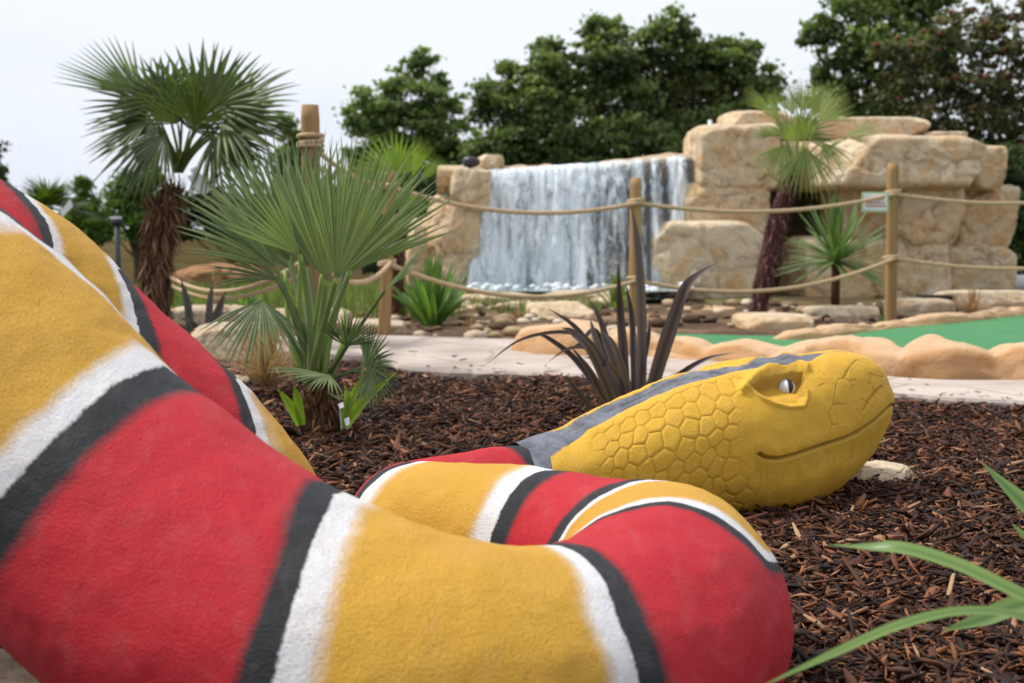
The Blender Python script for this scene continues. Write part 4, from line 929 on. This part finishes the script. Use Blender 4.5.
# spiky rosettes
def rosette(name, label, cat, px, py, Y, base_z, n, Lr, w, mat, seed, stem=None, el=(15,88), droop=.25, group=None, tint=(.2,.8)):
    rg = random.Random(seed); c = P(px, py, Y); th = thing(name, label, cat, (c[0], Y, base_z), group)
    if stem: m = MB(); m.tube([(c[0],Y,base_z-.02),tuple((c+[0,0,.02]))], stem, 10, .2); under(m.build('stem', M['fibre'], None), th)
    m = MB()
    for k in range(n):
        az = rg.uniform(0, 2*math.pi); e = math.radians(rg.uniform(*el)); L = Lr*rg.uniform(.7,1.05); d = np.array([math.cos(az)*math.cos(e), math.sin(az)*math.cos(e), math.sin(e)])
        dr = droop*math.cos(e)*L; b = c+d*.01+np.array([rg.uniform(-1,1), rg.uniform(-1,1), 0])*.02
        blade(m, [b, b+d*L*.35+[0,0,0], b+d*L*.7-GU*dr*.4, b+d*L-GU*dr], w, .4, rg.uniform(*tint), nrm=np.cross(np.cross(d, GU), d)+np.array([0,-.3,0]), n=5)
    under(m.build('leaf_blades', mat, None), th); return th
rosette('yucca', 'spiky green yucca in front of the arch between palm and post', 'yucca', 836, 262, 10.0, .0, 120, .60, .0125, M['yucca'], 31, .035, el=(-25,89), droop=.10)
rosette('flax_plant', 'clump of broad upright green leaves behind the post by the path', 'flax plant', 432, 333, 9.0, .0, 60, .58, .019, M['spiky'], 32, el=(45,88), droop=.25)
rosette('flax_plant', 'small green spiky plant at the pool edge behind the dark flax', 'flax plant', 618, 318, 10.4, .02, 50, .42, .010, M['palm_olive'], 33, el=(40,88), droop=.4)
rosette('grass_tuft', 'dry orange grass tuft left of the near fan palm trunk', 'grass tuft', 268, 388, 4.9, .0, 300, .34, .0020, M['dry'], 34, el=(28,88), droop=.45)
rosette('grass_tuft', 'faint brown grass tuft on the low wall right of the tall post', 'grass tuft', 972, 316, 9.7, .0, 90, .26, .003, M['dry'], 35, el=(45,88), droop=.8)
rosette('grass_tuft', 'reddish plant tuft against the pool rim left of the round boulder', 'grass tuft', 516, 334, 9.7, .0, 60, .18, .006, mat_leaf('red_tuft', (.22,.07,.03), (.45,.2,.08), .6, .3), 36, el=(35,88), droop=.3)
# dark three-bladed agave on the left
ag = thing('dark_agave', 'three dark pointed leaves standing among the rough stones at left', 'agave', (P(205,330,6.9)[0],6.9,0))
m = MB()
for p_, w in [([(190,332,6.9),(188,305,6.88),(180,276,6.86)],.022),([(208,332,6.9),(210,305,6.9),(213,280,6.9)],.020),([(211,332,6.85),(219,310,6.83),(226,291,6.8)],.024),([(200,332,6.9),(190,322,6.8),(178,318,6.7)],.016)]:
    blade(m, [P(*v) for v in p_], w, .25, .4)
under(m.build('leaf_blades', M['agave'], None), ag)

# bronze flax beside the snake's head
YF = 4.5
bfx = thing('bronze_flax', 'dark bronze flax plant with sword leaves behind the neck of the snake', 'flax plant', (P(640,410,YF)[0],YF,0))
specs = [([(640,415,4.5),(642,370,4.5),(641,300,4.5),(637,240,4.5),(631,205,4.5)],.024,.55,0),
 ([(628,415,4.5),(624,360,4.45),(620,310,4.45),(618,262,4.4)],.022,.25,0),([(634,415,4.5),(634,370,4.55),(632,320,4.6),(626,283,4.6)],.018,.2,0),
 ([(646,415,4.4),(656,375,4.35),(672,325,4.3),(688,285,4.25),(717,262,4.2)],.034,.5,.5),
 ([(622,415,4.4),(606,370,4.3),(588,340,4.25),(560,332,4.2),(520,340,4.15),(484,366,4.1)],.010,.3,.3),
 ([(618,415,4.4),(606,385,4.2),(590,350,4.1),(572,332,4.1),(562,328,4.1)],.020,.45,.2),
 ([(615,418,4.4),(598,390,4.3),(574,358,4.3),(548,338,4.3),(535,334,4.3)],.014,.1,.2),
 ([(620,415,4.5),(604,370,4.5),(578,330,4.5),(548,308,4.5)],.015,.2,0),
 ([(618,418,4.4),(602,395,4.2),(590,372,4.1),(570,345,4.0)],.018,.3,0),
 ([(625,415,4.5),(612,360,4.45),(600,320,4.4),(588,298,4.4)],.016,.35,0),
 ([(622,415,4.6),(606,355,4.6),(594,330,4.6),(578,345,4.5),(560,352,4.5)],.012,.1,.4),
 ([(628,415,4.45),(616,370,4.4),(604,335,4.4),(608,320,4.4)],.020,.55,0),
 ([(632,415,4.5),(622,385,4.4),(606,362,4.3),(583,357,4.2)],.016,.6,.4),
 ([(650,412,4.4),(668,385,4.3),(700,362,4.2),(735,352,4.15)],.014,.05,.5),
 ([(626,415,4.4),(612,385,4.3),(596,340,4.3),(590,318,4.3)],.018,.65,0),
 ([(636,415,4.5),(640,380,4.5),(648,340,4.5),(650,318,4.5)],.014,.3,.2),([(624,415,4.5),(614,380,4.5),(596,352,4.4),(570,348,4.3),(548,362,4.2)],.010,.5,.4),([(630,415,4.4),(626,380,4.35),(614,345,4.3),(600,330,4.3)],.014,.65,.1),([(640,415,4.4),(652,388,4.4),(660,360,4.4),(662,340,4.4)],.012,.2,.1),
 ([(600,420,4.4),(588,405,4.3),(572,385,4.25),(562,375,4.2)],.012,.3,0)]
for k, (p_, w, tn, tw) in enumerate(specs):
    m = MB(); blade(m, [P(*v) for v in p_], w*.74, .30, tn, twist=tw, prof=([0,.15,.45,.75,1],[.65,.85,1,.7,.03])); under(m.build('leaf', M['flax_dark'], None), bfx)

# green flax at the lower right, rooted out to the side
gfx = thing('green_flax', 'green sword leaves reaching in from the right over the bark', 'flax plant', (.92,1.35,0))
R0 = (.92,1.35,.02)
specs = [([R0,(.80,1.34,.20),tuple(P(1090,622,1.34)),tuple(P(1024,596,1.34)),tuple(P(960,566,1.36)),tuple(P(905,549,1.38)),tuple(P(868,547,1.40)),tuple(P(828,545,1.42))],.0086,.75,.35,([0,.3,.55,.68,.78,.86,.92,1],[.8,1,1,.95,.85,.5,.22,.02])),
 ([R0,(.78,1.25,.17),tuple(P(1080,650,1.28)),tuple(P(1024,618,1.26)),tuple(P(965,611,1.24)),tuple(P(900,625,1.22)),tuple(P(830,655,1.20)),tuple(P(758,688,1.18))],.0058,.70,.2,([0,.3,.55,.7,.85,1],[.8,1,.9,.9,.7,.02])),
 ([R0,(.86,1.5,.25),tuple(P(1085,560,1.62)),tuple(P(1050,528,1.66)),tuple(P(1015,495,1.70)),tuple(P(982,463,1.74))],.018,.45,.2,([0,.5,.75,1],[.8,1,.75,.03])),
 ([R0,(.84,1.45,.2),tuple(P(1080,590,1.5)),tuple(P(1045,555,1.52)),tuple(P(1012,524,1.55))],.014,.5,.2,([0,.5,.75,1],[.8,1,.75,.03])),
 ([R0,(.82,1.42,.15),tuple(P(1070,598,1.5)),tuple(P(1020,605,1.5)),tuple(P(980,620,1.5)),tuple(P(942,631,1.5))],.014,.45,.3,([0,.5,.75,1],[.8,1,.8,.03]))]
for p_, w, tn, tw, pf_ in specs:
    m = MB(); blade(m, p_, w, .22, tn, nrm=(0,-.55,1), twist=tw, prof=pf_, n=14); under(m.build('leaf', M['flax_green'], None), gfx)

# small far palm and its tag at the far left
YS = 13
fp = thing('palm_tree', 'small blurred palm low behind the top of the left coil', 'palm tree', (P(48,262,YS)[0],YS,-.1))
fibre_trunk(fp, [np.array([P(50,275,YS)[0],YS,-.15]),P(50,245,YS),P(50,222,YS)], [.07,.07,.05], M['fibre'], 41, 200, .08)
palm_crown(fp, P(50,222,YS), .48, 14, M['palm'], 17, Lf=.75, elmin=0, elmax=80, nseg=22)
m = MB(); m.add([P(62,218,12.4),P(60,212,12.4),P(70,199,12.4),P(73,206,12.4)], [(0,1,2,3)]); o = m.build('plant_label', M['white_plastic'], None, False); tag(o, 'white label hanging on the small blurred palm', 'plant label')

# grass
def grass(name, label, cat, n, area, mat, h=(.08,.22), w=.006, seed=1, zf=None):
    rg = np.random.default_rng(seed); pts = []
    while len(pts) < n:
        px, py = rg.uniform(area[0], area[2]), rg.uniform(area[1], area[3]); Yv = rg.uniform(area[4], area[5]); x = (px-512)/1300*Yv
        if mnoise.noise(Vector((x*1.2, Yv*.8, seed))) < -.05 and rg.random() < .8: continue
        pts.append((x, Yv))
    m = MB()
    for x, y in pts:
        z = float(terrain(x, y))-.01; H = rg.uniform(*h); a = rg.uniform(0, 6.28); c, s_ = math.cos(a)*w, math.sin(a)*w; lx, ly = rg.normal(0,.3,2)*H; t_ = rg.random()
        m.add([(x-c,y-s_,z),(x+c,y+s_,z),(x+lx*.4+c*.7,y+ly*.4+s_*.7,z+H*.6),(x+lx*.4-c*.7,y+ly*.4-s_*.7,z+H*.6),(x+lx,y+ly,z+H)], [(0,1,2,3),(3,2,4)], t_)
    o = m.build(name, mat, None); tag(o, label, cat, kind='stuff')
M['grass'] = mat_leaf('meadow_grass', (.06,.10,.025), (.20,.26,.07), .6, .35)
grass('long_grass', 'long rough green grass between the left ropes and the board fence', 'grass', 9000, (60,0,460,0,9.5,20), M['grass'])
grass('weeds', 'thin weeds and grass at the foot of the rockwork', 'weeds', 1100, (380,0,600,0,9.8,11.6), M['grass'], (.04,.13), .005, 6)

def litter():
    rg = np.random.default_rng(77); m = MB()
    for k in range(900):
        px, py = rg.uniform(120, 1060), rg.uniform(300, 352); g = G(px, py)
        if g[1] > 11.3 or py > 345+ (px > 420)*-6: continue
        if px > 640 and py > 326: continue
        s_ = rg.uniform(.008,.045)*(1 if rg.random() < .8 else 1.8); n = 6; sd = rg.uniform(0,99)
        V = []
        for i in range(n):
            for j in range(n):
                a, b = math.pi*i/(n-1)-math.pi/2, 2*math.pi*j/(n-1); v = Vector((math.cos(a)*math.cos(b)*1.2, math.cos(a)*math.sin(b), math.sin(a)*.55)); v *= s_*(1+.45*mnoise.noise(v*1.7+Vector((sd,0,0)))); V.append((g[0]+v.x, g[1]+v.y, v.z+s_*.15))
        m.add(V, [(i*n+j, i*n+j+1, (i+1)*n+j+1, (i+1)*n+j) for i in range(n-1) for j in range(n-1)], rg.random())
    o = m.build('rubble', mat_tint('stone_rubble', [(0,(.05,.03,.02)),(.4,(.16,.10,.06)),(.75,(.42,.30,.18)),(1,(.62,.52,.40))], .9, .2, .6, 30, None, .01)); tag(o, 'scatter of small stones on the soil behind the path', 'rubble', kind='stuff')
litter()
rosette('grass_tuft', 'short bronze tuft between the path post and the green flax clump', 'grass tuft', 470, 338, 8.9, .0, 70, .16, .004, M['dry'], 71, el=(35,88), droop=.5)
rosette('grass_tuft', 'pale green tuft beside the far rough stones at left', 'grass tuft', 300, 340, 7.4, .0, 90, .26, .004, M['palm_olive'], 72, el=(40,88), droop=.5)
rosette('low_plant', 'low green plant between the rough stones left of the near palm', 'plant', 246, 318, 7.9, .0, 60, .22, .009, M['spiky'], 73, el=(30,85), droop=.5)
rosette('low_plant', 'small green weed at the foot of the post before the arch', 'plant', 882, 326, 9.3, .0, 30, .09, .006, M['spiky'], 74, el=(20,85), droop=.5)

# ------------------------------------------------------------------ trees
M['bark_tree'] = mat_plain('tree_bark', (.07,.055,.04), .95, .1, .35, 6, .8, .03, scale=(1,1,.2))
def leaf_mat(name, c1, c2): return mat_leaf(name, c1, c2, .55, .30)
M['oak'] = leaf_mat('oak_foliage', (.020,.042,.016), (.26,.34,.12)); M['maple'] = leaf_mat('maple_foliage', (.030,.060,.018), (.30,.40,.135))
M['rowan'] = leaf_mat('rowan_foliage', (.026,.042,.018), (.19,.19,.085)); M['shrub'] = leaf_mat('bright_shrub_foliage', (.04,.085,.012), (.16,.25,.045)); M['yew'] = leaf_mat('dark_shrub_foliage', (.012,.026,.011), (.085,.13,.045))
M['berry'] = leaf_mat('rowan_berries', (.12,.035,.02), (.24,.08,.045))
def tree(name, label, lobes, Y, mat, seed, leaf=.13, dens=1.0, trunk=None, cat='tree', group=None, depth=.8, extra=None, leafcap=85000):
    """lobes: (px, py, radius px) of the clumps seen; each is filled with many leaf faces gathered in sprays"""
    rg = np.random.default_rng(seed); ppm = 1300/Y
    xs = [P(a[0], a[1], Y) for a in lobes]
    bx = trunk[0] if trunk else sum(a[0] for a in lobes)/len(lobes)
    base = P(bx, 225, Y); gz = float(terrain(base[0], Y)); th = thing(name, label, cat, (base[0], Y, gz), group)
    cen = []; 
    for (px, py, rp) in lobes:
        rp = rp*.92
        R = rp/ppm; c = P(px, py, Y)+np.array([0, rg.uniform(-depth, depth)*R, 0])
        ns = int(min(60, max(7, 15*dens*(R/.4)**2)))
        for k in range(ns//5+1):                         # loose twigs past the outline
            u = rg.normal(size=3); u /= np.linalg.norm(u); cen.append((c+u*R*rg.uniform(1.0,1.32)*np.array([1,.9,.85]), rg.uniform(.07,.13), u[2], 1.05))
        for k in range(ns):                              # sprays inside the lobe, more towards its shell
            u = rg.normal(size=3); u /= np.linalg.norm(u); rr = R*rg.uniform(.35,1.0)**.5*(1+.45*mnoise.noise(Vector(u*2.6+px)))
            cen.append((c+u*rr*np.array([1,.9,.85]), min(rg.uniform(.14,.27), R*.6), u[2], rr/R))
    V = []; tint = []
    per = int(88*dens)
    C = []; T = []; 
    for (c, r, uz, q) in cen:
        n = int(per*rg.uniform(.6,1.3)*(1 if r > .12 else .6)); p_ = rg.normal(size=(n,3)); p_ /= np.linalg.norm(p_, axis=1)[:,None]; p_ *= (r*np.abs(rg.normal(0,.62,n)))[:,None]*np.array([1.35,1.1,.70])
        C.append(c+p_); t0 = .34+.30*uz+.35*(q-.8)+rg.normal(0,.13); T.append(np.clip(t0+.35*p_[:,2]/r*.6+rg.normal(0,.10,n), 0, 1))  # inner and lower sprays tinted darker: crown shade put into the colour
    C = np.vstack(C); T = np.concatenate(T)
    if len(C) > leafcap: k = rg.permutation(len(C))[:leafcap]; C, T = C[k], T[k]
    n = len(C); a = rg.normal(size=(n,3)); a /= np.linalg.norm(a, axis=1)[:,None]; b = np.cross(a, rg.normal(size=(n,3))); b /= np.linalg.norm(b, axis=1)[:,None]
    s_ = leaf*.80*rg.uniform(.45,1.2,n)[:,None]; w = s_*.36; nn = np.cross(a, b)
    Vv = np.stack([C-a*s_*.5, C+b*w-a*s_*.05+nn*s_*.08, C+a*s_*.55, C-b*w+a*s_*.05+nn*s_*.08], 1).reshape(-1,3)
    F = np.arange(n*4).reshape(n,4)
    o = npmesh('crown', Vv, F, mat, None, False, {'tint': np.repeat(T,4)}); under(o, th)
    if extra is not None:
        k = rg.permutation(n)[:int(n*.025)]; k = k[(T[k] > .25)]; Cc = C[k]+rg.normal(0,.02,(len(k),3)); s2 = .05
        V2 = (Cc[:,None,:]+np.array([[1,0,0],[-1,0,0],[0,1,0],[0,-1,0],[0,0,1],[0,0,-1]])[None]*s2).reshape(-1,3)
        f8 = np.array([(0,2,4),(2,1,4),(1,3,4),(3,0,4),(2,0,5),(1,2,5),(3,1,5),(0,3,5)]); F2 = (np.arange(len(k))[:,None,None]*6+f8[None]).reshape(-1,3)
        o = npmesh('berries', V2, F2, extra, None, True, {'tint': RNG.random(len(V2))}); o['kind'] = 'stuff'; under(o, th)
    m = MB(); tw = trunk[1] if trunk else .12; topc = np.mean(xs, axis=0)
    fork = np.array([base[0], Y, gz+(topc[2]-gz)*.45]); m.tube(spline([(base[0],Y,gz-.1),(base[0]+.03,Y,gz+(fork[2]-gz)*.5),tuple(fork)], 6), np.linspace(tw, tw*.7, 13), 10, .3)
    for x in xs: 
        midp = (fork+x)/2+np.array([0,0,-.15]); m.tube(spline([tuple(fork-[0,0,.1]), tuple(midp), tuple(x)], 5), np.linspace(tw*.32, tw*.05, 11), 7, .3)
    under(m.build('trunk', M['bark_tree'], None), th); return th
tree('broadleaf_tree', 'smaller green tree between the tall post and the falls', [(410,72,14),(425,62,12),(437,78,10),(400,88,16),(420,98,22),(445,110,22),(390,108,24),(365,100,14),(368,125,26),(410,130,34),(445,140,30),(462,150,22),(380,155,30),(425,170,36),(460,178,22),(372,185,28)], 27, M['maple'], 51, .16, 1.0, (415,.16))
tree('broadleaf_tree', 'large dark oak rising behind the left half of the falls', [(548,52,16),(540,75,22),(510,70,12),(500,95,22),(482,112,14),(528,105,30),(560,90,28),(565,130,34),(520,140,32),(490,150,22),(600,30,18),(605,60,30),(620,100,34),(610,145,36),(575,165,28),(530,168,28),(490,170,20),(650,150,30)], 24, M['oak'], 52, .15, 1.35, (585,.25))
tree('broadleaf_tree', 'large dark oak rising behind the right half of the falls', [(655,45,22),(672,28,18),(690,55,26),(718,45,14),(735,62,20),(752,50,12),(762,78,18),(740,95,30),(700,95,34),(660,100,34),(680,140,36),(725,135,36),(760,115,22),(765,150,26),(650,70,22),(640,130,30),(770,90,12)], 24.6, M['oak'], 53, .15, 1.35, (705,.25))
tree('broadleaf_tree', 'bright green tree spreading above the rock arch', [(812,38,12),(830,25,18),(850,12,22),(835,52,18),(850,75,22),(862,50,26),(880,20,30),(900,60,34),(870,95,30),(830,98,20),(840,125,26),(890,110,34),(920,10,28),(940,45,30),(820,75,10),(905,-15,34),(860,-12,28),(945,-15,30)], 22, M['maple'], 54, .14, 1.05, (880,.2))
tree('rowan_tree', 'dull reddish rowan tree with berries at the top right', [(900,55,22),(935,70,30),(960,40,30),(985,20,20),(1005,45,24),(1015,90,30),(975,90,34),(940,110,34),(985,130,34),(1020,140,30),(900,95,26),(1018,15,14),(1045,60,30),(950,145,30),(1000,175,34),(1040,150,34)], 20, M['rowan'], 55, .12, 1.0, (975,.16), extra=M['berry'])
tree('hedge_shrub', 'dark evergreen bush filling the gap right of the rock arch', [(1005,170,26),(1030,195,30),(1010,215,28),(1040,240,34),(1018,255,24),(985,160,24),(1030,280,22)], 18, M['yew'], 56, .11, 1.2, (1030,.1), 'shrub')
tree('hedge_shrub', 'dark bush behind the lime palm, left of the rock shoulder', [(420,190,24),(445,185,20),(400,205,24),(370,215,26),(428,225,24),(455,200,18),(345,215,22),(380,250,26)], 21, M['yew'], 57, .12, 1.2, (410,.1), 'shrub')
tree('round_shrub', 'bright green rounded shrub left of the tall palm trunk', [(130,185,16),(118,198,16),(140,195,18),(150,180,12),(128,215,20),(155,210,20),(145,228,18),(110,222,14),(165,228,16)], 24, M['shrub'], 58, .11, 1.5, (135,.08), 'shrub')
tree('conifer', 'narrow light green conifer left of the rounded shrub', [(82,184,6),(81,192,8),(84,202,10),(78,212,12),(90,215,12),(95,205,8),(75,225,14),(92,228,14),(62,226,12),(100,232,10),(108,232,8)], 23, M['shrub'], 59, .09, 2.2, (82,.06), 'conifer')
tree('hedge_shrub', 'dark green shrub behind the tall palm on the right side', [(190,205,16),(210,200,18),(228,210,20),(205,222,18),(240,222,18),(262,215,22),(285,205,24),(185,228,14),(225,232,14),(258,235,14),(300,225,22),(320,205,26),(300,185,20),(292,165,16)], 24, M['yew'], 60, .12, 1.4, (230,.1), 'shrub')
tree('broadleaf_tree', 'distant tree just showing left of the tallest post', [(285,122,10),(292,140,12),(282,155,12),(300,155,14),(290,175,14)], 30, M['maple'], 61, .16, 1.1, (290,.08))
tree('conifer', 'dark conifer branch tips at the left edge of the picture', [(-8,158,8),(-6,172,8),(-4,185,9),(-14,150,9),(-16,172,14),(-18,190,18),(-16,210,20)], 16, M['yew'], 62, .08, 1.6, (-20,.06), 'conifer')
# ------------------------------------------------------------------ sky, sun, camera
def make_world():
    w = bpy.data.worlds.new('World'); scene.world = w; w.use_nodes = True; nt = w.node_tree; nt.nodes.clear()
    out = nt.nodes.new('ShaderNodeOutputWorld'); bg = nt.nodes.new('ShaderNodeBackground'); bg.inputs[1].default_value = .1
    sky = nt.nodes.new('ShaderNodeTexSky'); sky.sky_type = 'NISHITA'; sky.sun_disc = False; sky.sun_elevation = math.radians(58); sky.sun_rotation = math.radians(SUN_AZ); sky.dust_density = 4
    tc = nt.nodes.new('ShaderNodeTexCoord'); mp = nt.nodes.new('ShaderNodeMapping'); mp.inputs['Scale'].default_value = (1,1,3.2)
    no = nt.nodes.new('ShaderNodeTexNoise'); no.inputs['Scale'].default_value = 1.6; no.inputs['Detail'].default_value = 5
    nt.links.new(tc.outputs['Generated'], mp.inputs[0]); nt.links.new(mp.outputs[0], no.inputs['Vector'])
    r = nt.nodes.new('ShaderNodeValToRGB'); r.color_ramp.elements[0].position = .30; r.color_ramp.elements[0].color = (.70,.75,.88,1)
    r.color_ramp.elements[1].position = .62; r.color_ramp.elements[1].color = (.88,.92,.98,1); nt.links.new(no.outputs['Fac'], r.inputs[0])
    sc = nt.nodes.new('ShaderNodeVectorMath'); sc.operation = 'SCALE'; sc.inputs['Scale'].default_value = CLOUD; nt.links.new(r.outputs[0], sc.inputs[0])
    mx = nt.nodes.new('ShaderNodeMix'); mx.data_type = 'RGBA'; mx.inputs[0].default_value = .9
    nt.links.new(sky.outputs[0], mx.inputs[6]); nt.links.new(sc.outputs[0], mx.inputs[7]); nt.links.new(mx.outputs[2], bg.inputs[0]); nt.links.new(bg.outputs[0], out.inputs[0])
SUN_AZ = -75; CLOUD = 11.4
make_world()
sl = bpy.data.lights.new('sun', 'SUN'); sl.energy = 3.9; sl.angle = math.radians(10); sl.color = (1,.96,.9)
so = bpy.data.objects.new('sun', sl); COL.objects.link(so)
az, el = math.radians(SUN_AZ), math.radians(58)
dirv = Vector((math.sin(az)*math.cos(el), math.cos(az)*math.cos(el), math.sin(el)))
so.rotation_euler = dirv.to_track_quat('Z', 'Y').to_euler(); so.location = (0,0,20)
cam = bpy.data.cameras.new('camera'); co_ = bpy.data.objects.new('camera', cam); COL.objects.link(co_)
co_.location = (0,0,CZ); co_.rotation_euler = (math.pi/2-TH, 0, 0)
cam.sensor_width = 36; cam.lens = 1300/1024*36; cam.clip_start = .05; cam.clip_end = 1000
cam.dof.use_dof = True; cam.dof.focus_distance = 2.5; cam.dof.aperture_fstop = 5.8
scene.camera = co_
scene.view_settings.view_transform = 'Standard'; scene.view_settings.look = 'None'; scene.view_settings.exposure = 0; scene.view_settings.gamma = 1
